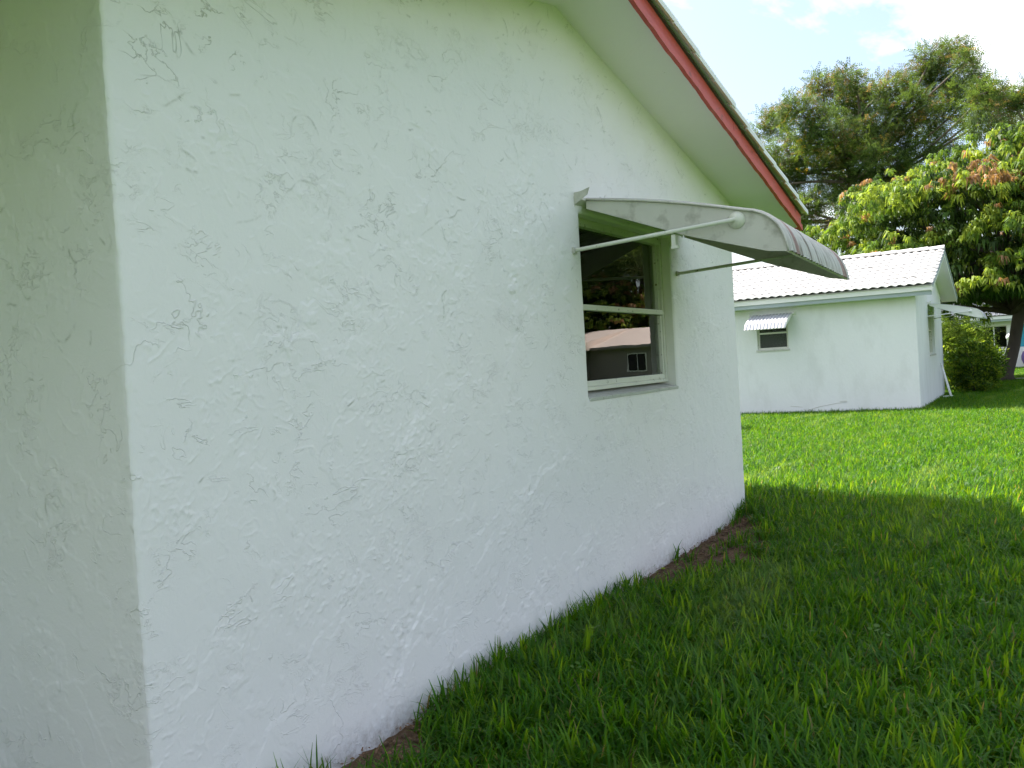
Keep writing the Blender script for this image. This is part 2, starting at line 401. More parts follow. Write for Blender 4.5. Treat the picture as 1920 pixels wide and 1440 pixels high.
def stucco_raster(h, w, res, seed, upper_dirt_shade=True):
    """height (m) and dark-line (dirt and painted underside shade) rasters of skip-trowelled stucco"""
    r = np.random.default_rng(seed)
    H = (fbm(h, w, 0.45 / res, seed) - 0.5) * 0.004 + (fbm(h, w, 0.09 / res, seed + 3, 3) - 0.5) * 0.0005
    N = fbm(h, w, 0.05 / res, seed + 5, 4) - 0.5
    D = np.zeros((h, w))
    area = h * w * res * res
    for k in range(int(area * 26)):
        L = r.uniform(0.10, 0.42) / res; W = r.uniform(0.04, 0.17) / res; th = r.normal(0.35, 0.9); cx = r.uniform(0, w); cy = r.uniform(0, h)
        R = int(max(L, W) * 1.5); x0, x1 = max(0, int(cx) - R), min(w, int(cx) + R); y0, y1 = max(0, int(cy) - R), min(h, int(cy) + R)
        if x1 - x0 < 4 or y1 - y0 < 4: continue
        yy, xx = np.mgrid[y0:y1, x0:x1]; dx = xx - cx; dy = yy - cy
        a = (dx * math.cos(th) + dy * math.sin(th)) / L; b = (-dx * math.sin(th) + dy * math.cos(th)) / W
        s = 1 - a * a - b * b + 2.6 * N[y0:y1, x0:x1]
        m = sstep(0.0, 0.07, s); fade = np.clip((b + 0.9) / 1.3, 0, 1) ** 1.2
        H[y0:y1, x0:x1] += r.uniform(0.0003, 0.0013) * m * fade
    rough = sstep(0.50, 0.66, fbm(h, w, 0.35 / res, seed + 9, 3))
    fine = fbm(h, w, 0.014 / res, seed + 21, 2)
    H += rough * np.maximum(0, fine - 0.56) * 0.0060
    # thin ridges left by the trowel
    offs = [(i, j) for i in range(-3, 4) for j in range(-3, 4)]
    nr = int(area * 330); py = []; px = []; ph = []; pw = []; dyp = []; dxp = []; dvp = []
    ncl = int(area * 7) + 1; clx = r.uniform(0, w, ncl); cly = r.uniform(0, h, ncl); cla = r.normal(0.45, 0.6, ncl)
    for k in range(nr):
        if r.random() < 0.62:
            c = r.integers(ncl); x = clx[c] + r.normal(0, 0.10 / res); y = cly[c] + r.normal(0, 0.07 / res); th = cla[c] + r.normal(0, 0.45); Lm = r.uniform(0.012, 0.07)
        else:
            x = r.uniform(0, w); y = r.uniform(0, h); th = r.normal(0.15, 0.75); Lm = min(0.5, r.exponential(0.085) + 0.02)
        if r.random() < 0.5: th += math.pi
        n = max(4, int(Lm / (res * 0.7))); cur = r.normal(0, 0.018); jag = r.uniform(0.05, 0.5)
        hh = r.uniform(0.0005, 0.0026); ww = r.uniform(0.0016, 0.0030) / res
        t = np.arange(n) / n; prof = np.clip(np.minimum(t, 1 - t) * 7, 0.15, 1) * (0.55 + 0.45 * np.sin(np.cumsum(r.normal(0, 0.5, n))))
        ths = th + np.cumsum(np.full(n, cur) + r.normal(0, jag, n) * 0.45)
        xs = x + np.cumsum(np.cos(ths)) * 0.7; ys = y + np.cumsum(np.sin(ths)) * 0.7
        px.append(xs); py.append(ys); ph.append(hh * np.clip(prof, 0.1, 1)); pw.append(np.full(n, ww))
        high = (y / h)
        if upper_dirt_shade and r.random() < 0.01 + 0.20 * high ** 2:
            dxp.append(xs); dyp.append(ys - 1.0 - r.random()); dvp.append(np.clip(prof, 0, 1) * r.uniform(0.12, 0.6))  # dark line just below the ridge: dirt and painted underside shade
    px = np.concatenate(px); py = np.concatenate(py); ph = np.concatenate(ph); pw = np.concatenate(pw)
    Rg = np.zeros((h, w))
    ix = np.rint(px).astype(int); iy = np.rint(py).astype(int)
    for i, j in offs:
        d2 = (iy + i - py) ** 2 + (ix + j - px) ** 2
        val = ph * np.exp(-d2 / (0.55 * pw ** 2 + 0.25))
        ok = (iy + i >= 0) & (iy + i < h) & (ix + j >= 0) & (ix + j < w)
        np.maximum.at(Rg, (iy[ok] + i, ix[ok] + j), val[ok])
    H += Rg
    if dxp:
        dx = np.concatenate(dxp); dy = np.concatenate(dyp); dv = np.concatenate(dvp); ix = np.rint(dx).astype(int); iy = np.rint(dy).astype(int)
        for i in (-1, 0, 1):
            for j in (-1, 0, 1):
                val = dv * np.exp(-((iy + i - dy) ** 2 + (ix + j - dx) ** 2) / 0.9)
                ok = (iy + i >= 0) & (iy + i < h) & (ix + j >= 0) & (ix + j < w)
                np.maximum.at(D, (iy[ok] + i, ix[ok] + j), val[ok])
    return H, D

def samp(R, u, v):
    h, w = R.shape; u = np.clip(u, 0, w - 1.001); v = np.clip(v, 0, h - 1.001); ui = u.astype(int); vi = v.astype(int); fu = u - ui; fv = v - vi
    return (R[vi, ui] * (1 - fu) + R[vi, ui + 1] * fu) * (1 - fv) + (R[vi + 1, ui] * (1 - fu) + R[vi + 1, ui + 1] * fu) * fv

RES = 0.003; ZB = -0.08
def corner_wobble(z):
    return 0.0025 * np.sin(z * 5.0 + 0.4) + 0.0010 * np.sin(z * 31 + 1) + 0.0008 * np.sin(z * 83 + 2) + 0.0006 * np.sin(z * 171)

def build_gable_wall():
    h, w = int(3.35 / RES), int(5.9 / RES)
    H, D = stucco_raster(h, w, RES, 41)
    ys = [Y0]
    while ys[-1] < Y1: ys.append(ys[-1] + 0.0034 + 0.0017 * (ys[-1] - Y0))
    ys = np.array(ys); ys = Y0 + (ys - Y0) * (Y1 - Y0) / (ys[-1] - Y0)
    for e in OW[:2]: ys[np.argmin(abs(ys - e))] = e
    z_top = 3.24
    zz = np.arange(ZB, z_top, 0.0038)
    for e in OW[2:]: zz[np.argmin(abs(zz - e))] = e
    Yg, Zg = np.meshgrid(ys, zz)
    hh = samp(H, (Yg - Y0) / RES, (Zg - ZB) / RES); dd = samp(D, (Yg - Y0) / RES, (Zg - ZB) / RES)
    ed = np.minimum(sstep(0, 0.02, Yg - Y0), 1)
    # round the edges of the opening slightly inwards
    dy_ = np.maximum(OW[0] - Yg, Yg - OW[1]); dz_ = np.maximum(OW[2] - Zg, Zg - OW[3]); dist = np.maximum(dy_, dz_)
    hh = hh * np.minimum(ed, sstep(-0.005, 0.025, np.abs(dist)) * 0.8 + 0.2) - 0.010 * np.exp(-np.clip(dist, 0, 1) / 0.008) - 0.006 * np.exp(-(Yg - Y0) / 0.005) - 0.006 * np.exp(-(Y1 - Yg) / 0.006)
    X = WX + hh
    Yw = Yg + corner_wobble(Zg) * np.exp(-(Yg - Y0) / 0.02)
    V = np.stack([X, Yw, Zg], -1).reshape(-1, 3)
    i = np.arange(Yg.size).reshape(Yg.shape)
    F = np.stack([i[:-1, :-1], i[:-1, 1:], i[1:, 1:], i[1:, :-1]], -1).reshape(-1, 4)
    cy = ((Yg[:-1, :-1] + Yg[1:, 1:]) / 2).ravel(); cz = ((Zg[:-1, :-1] + Zg[1:, 1:]) / 2).ravel()
    keep = ~((cy > OW[0]) & (cy < OW[1]) & (cz > OW[2]) & (cz < OW[3])) & (cz < zs(cy) + 0.05)
    F = F[keep]; used = np.unique(F); re = np.full(len(V), -1); re[used] = np.arange(len(used))
    o = fast_mesh('wall', V[used], re[F], M['stucco'], house, attr=('dirt', dd.ravel()[used]))
    meta(o, label='white skip-trowelled stucco gable wall')

def build_side_wall():
    Wd = 1.25; h, w = int(2.75 / RES), int(Wd / RES)
    H, D = stucco_raster(h, w, RES, 97)
    xs = np.arange(0, Wd + 0.001, 0.0045); zz = np.arange(ZB, 2.62, 0.0042)
    Xg, Zg = np.meshgrid(xs, zz)
    hh = samp(H, Xg / RES, (Zg - ZB) / RES) * sstep(0, 0.02, Xg) - 0.006 * np.exp(-Xg / 0.005)
    dd = samp(D, Xg / RES, (Zg - ZB) / RES)
    Y = Y0 - hh + corner_wobble(Zg) * np.exp(-Xg / 0.02)
    V = np.stack([WX - 0.006 * np.exp(-Xg / 0.005) - Xg, Y, Zg], -1).reshape(-1, 3)
    i = np.arange(Xg.size).reshape(Xg.shape)
    F = np.stack([i[:-1, :-1], i[1:, :-1], i[1:, 1:], i[:-1, 1:]], -1).reshape(-1, 4)
    o = fast_mesh('wall', V, F, M['stucco'], house, attr=('dirt', dd.ravel()))
    meta(o, label='shaded white stucco side wall round the corner')
build_gable_wall(); build_side_wall()
b = MB(); b.box(-12, WX - 1.24, Y0 + 0.002, Y0 + 0.2, ZB, 2.6); b.obj('wall', M['stucco_far'], house)
b = MB(); b.box(-12, WX - 0.013, Y1 - 0.2, Y1 - 0.004, ZB, 2.55); b.obj('wall', M['stucco_far'], house)
b = MB(); b.box(-12.2, -12, Y0, Y1, ZB, 3.1); b.obj('wall', M['stucco_far'], house)

# unseen wing of the near house, added to darken the side wall
b = MB(); b.box(-12, -3.3, -7.5, -7.3, ZB, 2.5); b.box(-3.5, -3.3, -7.3, Y0 + 0.001, ZB, 2.5); b.obj('wall', M['stucco_far'], house)
b = MB(); b.prism([(-2.85, -7.9, 2.42), (-8.2, -7.9, 3.35), (-12.6, -7.9, 2.42), (-12.6, -7.9, 2.36), (-2.85, -7.9, 2.36)], [(-2.85, 1.2, 2.42), (-8.2, 1.2, 3.35), (-12.6, 1.2, 2.42), (-12.6, 1.2, 2.36), (-2.85, 1.2, 2.36)])
b.obj('roof', M['tile'], house)

# window of the near house
win = MB()
FX = -2.150                                     # frame face
y0, y1, z0, z1 = OW
fw = 0.045
for bx in ((FX - 0.09, FX, y0 + 0.001, y0 + fw, z0 + 0.03, z1 - 0.001), (FX - 0.09, FX, y1 - fw, y1 - 0.001, z0 + 0.03, z1 - 0.001),
           (FX - 0.0895, FX - 0.0005, y0 + fw, y1 - fw, z1 - fw, z1 - 0.001), (FX - 0.0895, FX - 0.0005, y0 + fw, y1 - fw, z0 + 0.03, z0 + 0.03 + 0.022)):
    win.box(*bx)
wframe = win.obj('window', M['frame'], house, bevel=0.003)
GX = FX - 0.032
def bar(name, bx, mat='frame', parent=wframe, bev=0.003):
    m = MB(); m.box(*bx); return m.obj(name, M[mat], parent, bevel=bev)
bar('sash_rail', (FX - 0.05, FX - 0.006, y0 + fw, y1 - fw, z0 + 0.0525, z0 + 0.084))
bar('sash_rail', (FX - 0.046, FX + 0.004, y0 + fw, y1 - fw, 1.599, 1.630))
bar('sash_stile', (FX - 0.05, FX - 0.008, y1 - fw - 0.026, y1 - fw, z0 + 0.0845, 1.5945))
bar('sash_stile', (FX - 0.05, FX - 0.008, y0 + fw, y0 + fw + 0.026, z0 + 0.0845, 1.5945))
bar('sash_stile', (FX - 0.06, FX - 0.018, y1 - fw - 0.018, y1 - fw, 1.6325, z1 - fw - 0.001))
bar('sash_stile', (FX - 0.06, FX - 0.018, y0 + fw, y0 + fw + 0.018, 1.6325, z1 - fw - 0.001))
bar('pane', (GX - 0.002, GX + 0.002, y0 + fw + 0.027, y1 - fw - 0.027, z0 + 0.0845, 1.5945), 'glass', bev=0)
bar('pane', (GX - 0.014, GX - 0.010, y0 + fw + 0.019, y1 - fw - 0.019, 1.6325, z1 - fw - 0.001), 'glass', bev=0)
sl = MB(); sl.prism([(-2.25, y0 - 0.0, z0 - 0.03), (-2.0835, y0 - 0.0, z0 - 0.022), (-2.081, y0, z0 - 0.004), (-2.25, y0, z0 + 0.029)],
                    [(-2.25, y1, z0 - 0.03), (-2.0835, y1, z0 - 0.022), (-2.081, y1, z0 - 0.004), (-2.25, y1, z0 + 0.029)])
sl.obj('sill', M['sill'], wframe, bevel=0.002)
rv = MB()                                       # plastered reveals
for q in ([(WX - 0.008, y0, z0), (WX - 0.17, y0, z0), (WX - 0.17, y0, z1), (WX - 0.008, y0, z1)],
          [(WX - 0.008, y1, z0), (WX - 0.008, y1, z1), (WX - 0.17, y1, z1), (WX - 0.17, y1, z0)],
          [(WX - 0.008, y0, z1), (WX - 0.17, y0, z1), (WX - 0.17, y1, z1), (WX - 0.008, y1, z1)]):
    rv.add(q, [(0, 1, 2, 3)])
rv.obj('window_reveal', M['soffit'], house)
rm = MB()                                       # room behind the glass, its dimness painted as near-black walls
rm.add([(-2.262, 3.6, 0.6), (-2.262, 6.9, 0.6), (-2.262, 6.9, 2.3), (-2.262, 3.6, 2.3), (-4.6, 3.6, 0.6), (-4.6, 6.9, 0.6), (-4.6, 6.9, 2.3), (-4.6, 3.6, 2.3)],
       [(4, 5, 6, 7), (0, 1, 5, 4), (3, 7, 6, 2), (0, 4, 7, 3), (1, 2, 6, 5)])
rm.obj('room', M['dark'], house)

# soffits, fascia, roof
OVX = -1.70; EY = 8.30; NY = -0.40  # near eave NY runs deep out of view, added to darken the side wall
def strip(name, pts, t, mat, parent, bev=0.0):
    """board whose centre line runs through pts [(x0,x1,y,z0,z1)...]"""
    m = MB(); v = []; f = []
    for (xa, xb, y, za, zb) in pts: v += [(xa, y, za), (xb, y, za), (xb, y, zb), (xa, y, zb)]
    n = len(pts)
    for i in range(n - 1):
        for k in range(4): f.append((4 * i + k, 4 * i + (k + 1) % 4, 4 * i + 4 + (k + 1) % 4, 4 * i + 4 + k))
    f += [(3, 2, 1, 0), tuple(range(4 * n - 4, 4 * n))]
    m.add(v, f); return m.obj(name, mat, parent, bevel=bev)
ry = [EY, 7.0, 5.7, RY, 3.1, 1.8, 0.6, NY]
strip('soffit', [(WX - 0.25, OVX - 0.02, y, float(zs(y)), float(zs(y)) + 0.012) for y in ry], 0, M['soffit'], house)
strip('soffit', [(-12.4, WX - 0.251, y, float(zs(y)) - 0.1, float(zs(y)) - 0.085) for y in (Y0 + 0.1, NY + 0.03)], 0, M['soffit'], house)
rr = np.random.default_rng(5)
def wavy_board(name, xa, xb, lo, hi, mat, parent, ys, amp):
    pts = []
    for y in ys:
        k = amp * (0.5 * math.sin(y * 7.3) + 0.35 * math.sin(y * 17.1 + 1) + 0.3 * math.sin(y * 41)) if y < RY or y > RY else 0
        pts.append((xa, xb, y, float(zs(y)) + lo + k, float(zs(y)) + hi))
    return strip(name, pts, 0, mat, parent)
fys = np.concatenate([np.linspace(EY, RY, 90), np.linspace(RY, NY, 40)[1:]])
for ya_, yb_ in ((EY, 6.303), (6.30, RY), (RY, NY)):
    seg_y = np.linspace(ya_, yb_, 50)
    fas = wavy_board('fascia', OVX - 0.02 - 0.001 * (yb_ == RY), OVX - 0.001 * (yb_ == RY), -0.006, 0.108, M['red'], house, seg_y, 0.004)
    wavy_board('fascia_strip', OVX - 0.012, OVX + 0.012, -0.022, 0.022, M['red'], fas, seg_y, 0.006)
wavy_board('drip_edge', OVX - 0.02, OVX + 0.014, 0.1085, 0.117, M['drip'], house, fys, 0.0)
strip('fascia', [(-12.4, OVX - 0.021, y, float(zs(EY)) - 0.01, float(zs(EY)) + 0.1) for y in (EY - 0.02, EY)], 0, M['red'], house)
strip('fascia', [(-12.4, OVX - 0.021, y, float(zs(NY)) - 0.01, float(zs(NY)) + 0.1) for y in (NY + 0.02, NY)], 0, M['red'], house)
strip('soffit', [(-12.4, WX + 0.0 - 0.251, y, 2.385, 2.40) for y in (Y1 - 0.05, EY - 0.021)], 0, M['soffit'], house)

TW = 0.33
def tile_profile(n_waves=2, seg=7, amp=0.030):
    n = n_waves * seg; u = np.linspace(0, 1, n + 1); return u, amp * (0.5 - 0.5 * np.cos(2 * math.pi * n_waves * u)) ** 0.8
def tile_mesh(name, width=TW, length=0.43, t=0.013):
    """double-roll roof tile: local x across, local y up the slope, origin at its lower left corner"""
    u, p = tile_profile(); n = len(u); v = []; f = []
    for (yy, lift, tt) in ((0.0, 0.022, 0), (length, 0.0, 0), (0.0, 0.022, t)):
        for a, h in zip(u, p): v.append((a * width * 1.02, yy, h + lift + 0.02 - tt))
    for i in range(n - 1):
        f.append((i, i + 1, n + i + 1, n + i)); f.append((2 * n + i, 2 * n + i + 1, i + 1, i))
    me = bpy.data.meshes.new(name); me.from_pydata(v, [], f); me.update()
    me.polygons.foreach_set('use_smooth', [k % 2 == 0 for k in range(len(f))])
    me.materials.append(M['tile'])
    return me
TILE = tile_mesh('tile')
def tile_field(name, x_left, x_right, y_e, z_e, y_r, z_r, parent, rows, mat):
    """one joined field of double-roll tiles between an eave line and a ridge line"""
    u = np.arange(x_left, x_right + 1e-6, TW / 12); sgn = 1
    V = []; F = []; dirv = np.array([0, y_r - y_e, z_r - z_e]); L = np.linalg.norm(dirv); dirv /= L; up = np.array([0, -dirv[2], dirv[1]]) * (1 if y_r > y_e else -1)
    up = np.array([0, -dirv[2] * np.sign(1), abs(dirv[1])]); up = np.cross([1, 0, 0], dirv); up = up if up[2] > 0 else -up
    prof = 0.030 * (0.5 - 0.5 * np.cos(2 * math.pi * (u - x_left) / (TW / 2))) ** 0.8
    step = L / rows; n = len(u)
    for r_ in range(rows):
        for (d, lift) in ((r_ * step, 0.022), (r_ * step, 0.042), ((r_ + 1) * step + 0.02, 0.022)):
            base = np.array([0, y_e, z_e]) + dirv * d
            P = base[None, :] + up[None, :] * (prof + lift)[:, None]; P[:, 0] += u; V.append(P)
        k = r_ * 3 * n; i = np.arange(n - 1)
        F.append(np.stack([k + i, k + i + 1, k + n + i + 1, k + n + i], -1)); F.append(np.stack([k + n + i, k + n + i + 1, k + 2 * n + i + 1, k + 2 * n + i], -1))
    o = fast_mesh(name, np.concatenate(V), np.concatenate(F), mat, parent, smooth=False)
    return meta(o, kind='stuff')

def roof_deck(name, x0, x1, y_e0, z_e0, y_r, z_r, y_e1, z_e1, t, parent):
    m = MB(); m.prism([(x0, y_e0, z_e0), (x0, y_r, z_r), (x0, y_e1, z_e1), (x0, y_e1, z_e1 - t), (x0, y_r, z_r - t), (x0, y_e0, z_e0 - t)],
                      [(x1, y_e0, z_e0), (x1, y_r, z_r), (x1, y_e1, z_e1), (x1, y_e1, z_e1 - t), (x1, y_r, z_r - t), (x1, y_e0, z_e0 - t)])
    return m.obj(name, M['tile'], parent)
DT = 0.135
roof = roof_deck('roof', -12.5, OVX + 0.0, EY + 0.03, float(zs(EY + .03)) + DT, RY, float(zs(RY)) + DT, NY - 0.03, float(zs(NY - .03)) + DT, 0.012, house)
for sgn, ye in ((1, EY + 0.05), (-1, NY - 0.05)):
    tile_field('roof_tiles', -12.4, OVX - 0.06, ye, float(zs(ye)) + DT, RY, float(zs(RY)) + DT, roof, 11, M['tile'])
rk = MB()                                       # rake tile: rounded cap with a drop leg, lapping the one below
sec = [(0.035, -0.005), (0.040, 0.03)] + [(0.040 - 0.05 + 0.05 * math.cos(a), 0.030 + 0.034 * math.sin(a)) for a in np.linspace(0.2, math.pi, 8)] + [(-0.06, 0.0), (-0.045, 0.0), (-0.045, 0.02), (0.02, 0.02), (0.022, -0.005)]
va = [(s_[0], 0.0, s_[1] + 0.010) for s_ in sec]; vb = [(s_[0] * 0.95, 0.44, s_[1] - 0.002) for s_ in sec]
rk.prism(va, vb)
rkm = bpy.data.meshes.new('rake_tile'); rkm.from_pydata(rk.v, [], rk.f); rkm.update(); rkm.materials.append(M['white'])
hb = base_of(roof)
ang = math.atan(0.205)
for k in range(11):
    d = k * 0.372; y = EY + 0.06 - d * math.cos(ang)
    if y - 0.44 < RY - 0.1: break
    o = bpy.data.objects.new('rake_tile', rkm); COL.objects.link(o); o.parent = roof
    o.location = Vector((OVX - 0.005 + rr.normal(0, 0.003), y, float(zs(y)) + 0.118 + rr.normal(0, 0.003))) - hb
    o.rotation_euler = (math.pi - (math.pi - ang), rr.normal(0, 0.02), math.pi + rr.normal(0, 0.008))
for k in range(12):
    d = k * 0.372; y = NY - 0.06 + d * math.cos(ang)
    o = bpy.data.objects.new('rake_tile', rkm); COL.objects.link(o); o.parent = roof
    o.location = Vector((OVX - 0.005, y, float(zs(y)) + 0.118)) - hb; o.rotation_euler = (ang, 0, 0)

# ------------------------------------------------------------------ awning over the near window
def awning_profile(n=10, x0=-2.05, z0_=2.175, xk=-1.20, zk=2.005, xe=-1.0, ze=1.785):
    pts = [(x0 + (xk - x0) * t, z0_ + (zk - z0_) * t + 0.015 * math.sin(math.pi * t)) for t in np.linspace(0, 1, 7)]
    # curved nose: quadratic from the knee to the hem
    c = (xe - 0.025, zk - 0.03)
    for t in np.linspace(0, 1, n)[1:]:
        pts.append(((1 - t) ** 2 * xk + 2 * t * (1 - t) * c[0] + t * t * xe, (1 - t) ** 2 * zk + 2 * t * (1 - t) * c[1] + t * t * ze))
    return pts

def awning(name, label, T, ya, yb, mats, parent_loc, group=None, ribs=22, ribamp=0.006, stripe=True, prof=None, arms=True, pivot=True, brackets=True):
    """T maps (x outwards, y along the wall, z) to world; ya near end, yb far end"""
    t = thing(name, parent_loc, label, 'awning', group)
    pr = prof or awning_profile()
    n = len(pr); ny = ribs * 6
    ys = np.linspace(ya, yb, ny + 1)
    # corrugated sheet with thickness
    def sheet(yA, yB, off, nseg, tk=0.003):
        v = []; f = []; yy = np.linspace(yA, yB, nseg + 1)
        for s_ in (0, 1):
            for i, (x, z) in enumerate(pr):
                a = pr[max(0, i - 1)]; b_ = pr[min(n - 1, i + 1)]; tx, tz = b_[0] - a[0], b_[1] - a[1]; l = math.hypot(tx, tz); nx, nz = -tz / l, tx / l
                if nz < 0: nx, nz = -nx, -nz
                for y in yy:
                    w = off + ribamp * abs(math.sin(math.pi * ribs * (y - ya) / (yb - ya))) - s_ * tk
                    v.append(T(x + nx * w, y, z + nz * w))
        m_ = nseg + 1
        for i in range(n - 1):
            for j in range(nseg):
                q = (i * m_ + j, i * m_ + j + 1, (i + 1) * m_ + j + 1, (i + 1) * m_ + j)
                f.append(q); f.append(tuple(n * m_ + k for k in q[::-1]))
        for j in range(nseg):
            f.append(((n - 1) * m_ + j, (n - 1) * m_ + j + 1, n * m_ + (n - 1) * m_ + j + 1, n * m_ + (n - 1) * m_ + j))
        for i in range(n - 1):
            for j in (0, nseg):
                f.append((i * m_ + j, (i + 1) * m_ + j, n * m_ + (i + 1) * m_ + j, n * m_ + i * m_ + j))
        return v, f
    wd = (yb - ya) / ribs; w1 = 1.4 * wd; w2 = 2.9 * wd
    if stripe:
        parts = [('canopy', ya, ya + w1, mats[1]), ('stripe', ya + w1, ya + w2, M['awning_red']), ('canopy', ya + w2, yb - w2, mats[1]), ('stripe', yb - w2, yb - w1, M['awning_red']), ('canopy', yb - w1, yb, mats[1])]
    else: parts = [('canopy', ya, yb, mats[1])]
    for nm, a_, b_, mt in parts:
        v, f = sheet(a_, b_, 0.004, max(10, int(round((b_ - a_) / wd)) * 8)); mk(nm, v, f, mt, t)
    # side panels: bounded above by the sheet, below by a slanted edge
    xs0, zs0 = pr[0]; low = [(xs0, zs0 - 0.045), (xs0 + 0.56, zs0 - 0.045 - 0.215), (pr[-1][0] - 0.10, pr[-1][1] + 0.012), (pr[-1][0] - 0.03, pr[-1][1] + 0.004)]
    if prof: low = [(xs0, zs0 - 0.03), (pr[-1][0] - 0.04, pr[-1][1] + 0.005)]
    outl = [(x, z - 0.002) for x, z in pr] + low[::-1]
    for y, s_ in ((ya + 0.012, 1), (yb - 0.012, -1)):
        m = MB(); m.prism([T(x, y, z) for x, z in outl], [T(x, y + 0.004 * s_, z) for x, z in outl]); m.obj('side_panel', mats[0], t)
    # rim bead along the panel tops
    for y in (ya + 0.004, yb - 0.004):
        m = MB(); m.tube([T(x, y, z + 0.004) for x, z in pr], 0.006, 6); m.obj('edge_bead', mats[0], t, smooth=True)
    m = MB(); m.tube([T(pr[-1][0] - 0.006, ya + 0.01, pr[-1][1] + 0.004), T(pr[-1][0] - 0.006, yb - 0.01, pr[-1][1] + 0.004)], 0.008, 8); m.obj('hem_bar', mats[0], t, smooth=True)
    if arms:
        xp, zp = arms
        for y, yw in ((ya - 0.022, ya - 0.10), (yb - 0.05, yb - 0.10)):
            zw = zs0 - 0.275 if y < ya else zs0 - 0.298
            xw = -2.088
            m = MB(); m.tube([T(xw, yw, zw), T(xw + 0.04, yw, zw + 0.003), T(xp, y, zp)], 0.0105, 10)
            a_ = m.obj('arm', M['arm'] if mats[0] is M['awning'] else mats[0], t, smooth=True)
            c = MB(); c.box(xw - 0.004, xw + 0.012, yw - 0.02, yw + 0.02, zw - 0.016, zw + 0.016)
            c.v = [T(*p) for p in c.v]; c.obj('foot_plate', mats[0], a_)
    if pivot and arms:
        for y, s_ in ((ya + 0.010, -1), (yb - 0.010, 1)):
            m = MB(); n_ = 20; ra = 0.043
            rings = [(ra, 0.0), (ra * 0.96, 0.008), (ra * 0.55, 0.020), (0.014, 0.028)]
            v = []; f = []
            for r_, h_ in rings:
                for k in range(n_): v.append(T(xp + r_ * math.cos(2 * math.pi * k / n_), y + s_ * h_, zp + r_ * math.sin(2 * math.pi * k / n_)))
            for i in range(len(rings) - 1):
                for k in range(n_): f.append((i * n_ + k, i * n_ + (k + 1) % n_, (i + 1) * n_ + (k + 1) % n_, (i + 1) * n_ + k))
            f.append(tuple(range(3 * n_, 4 * n_))); m.add(v, f); m.obj('pivot_cup', M['arm'] if mats[0] is M['awning'] else mats[0], t, smooth=True)
    if brackets:
        # bent head flashing along the wall: an S-shaped lip that shows at both ends
        secp = [(-2.10, zs0 + 0.055), (-2.055, zs0 + 0.050), (-2.005, zs0 + 0.062)]
        pts_a = []; lo = [(-2.005, zs0 + 0.058), (-2.02, zs0 + 0.018), (-2.06, zs0 - 0.004), (-2.085, zs0 - 0.018), (-2.10, zs0 - 0.045)]
        outl = [(-2.095, zs0 + 0.038), (-2.05, zs0 + 0.040), (-1.995, zs0 + 0.055), (-2.01, zs0 + 0.018), (-2.045, zs0 - 0.002), (-2.078, zs0 - 0.014), (-2.088, zs0 - 0.040), (-2.095, zs0 - 0.042)]
        for y, s_ in ((ya - 0.055, 1), (yb + 0.055, -1)):
            m = MB(); m.prism([T(x, y, z) for x, z in outl], [T(x, y + 0.0025 * s_, z) for x, z in outl]); m.obj('end_flap', mats[0], t)
        m = MB(); m.prism([T(-2.094, ya - 0.06, zs0 + 0.02), T(-2.045, ya - 0.06, zs0 + 0.008), T(-2.045, ya - 0.06, zs0 - 0.004), T(-2.094, ya - 0.06, zs0 - 0.03)],
                          [T(-2.094, yb + 0.06, zs0 + 0.02), T(-2.045, yb + 0.06, zs0 + 0.008), T(-2.045, yb + 0.06, zs0 - 0.004), T(-2.094, yb + 0.06, zs0 - 0.03)]); m.obj('head_rail', mats[0], t)
    return t
aw = awning('window_awning', 'weathered grey metal awning with red edge stripe over the large near window', lambda x, y, z: (x, y, z - 0.028 * max(0.0, y - 4.57) * max(0.0, (x + 2.09))), 4.565, 6.20,
            (M['awning'], M['awning_top']), (-2.09, 5.38, 2.0), 'metal window awnings', arms=(-1.245, 1.965), ribamp=0.013)
cl = MB(); cl.box(-1.565, -1.545, 4.515, 4.535, 1.862, 1.925); cl.box(-1.567, -1.53, 4.513, 4.537, 1.855, 1.868); cl.obj('clip', M['arm'], aw)

# ------------------------------------------------------------------ the house across the lawn
HX = -1.97; H0 = 19.93; H1 = 25.75; HR = 22.95
def hz(y): return 2.44 + (3.365 - 2.44) * (HR - 19.6 - abs(y - HR)) / (HR - 19.6)       # deck height
h2 = thing('tiled_bungalow', (-7, 22.8, 0), 'low white bungalow with white tiled roof across the sunny lawn', 'house')
WN = (-5.12, -4.47, 1.375, 1.96)       # small window in the long wall x0 x1 z0 z1
b = MB(); zb, zt = -0.1, 2.42
yb_ = H0 + 0.16
b.box(-15, WN[0], H0, yb_, zb, zt); b.box(WN[1], HX - 0.16, H0, yb_, zb, zt); b.box(WN[0], WN[1], H0 + 0.0005, yb_, zb, WN[2]); b.box(WN[0], WN[1], H0 + 0.0005, yb_, WN[3], zt)
b.obj('wall', M['stucco_far'], h2)
GW = (22.30, 23.62, 1.065, 2.03)       # gable window y0 y1 z0 z1
b = MB(); g0 = H0 - 0.001
def gable_piece(m, ya, yb2, z0_, cap=None):
    m.prism([(HX, ya, z0_), (HX, yb2, z0_), (HX, yb2, cap if cap else hz(yb2) - 0.04), (HX, ya, cap if cap else hz(ya) - 0.04)],
            [(HX - 0.16, ya, z0_), (HX - 0.16, yb2, z0_), (HX - 0.16, yb2, cap if cap else hz(yb2) - 0.04), (HX - 0.16, ya, cap if cap else hz(ya) - 0.04)])
gable_piece(b, g0, GW[0], zb); gable_piece(b, GW[1], H1, zb); gable_piece(b, GW[0], GW[1], zb, GW[2])
gable_piece(b, GW[0], HR, GW[3]); gable_piece(b, HR, GW[1], GW[3])
b.obj('wall', M['stucco_far'], h2)
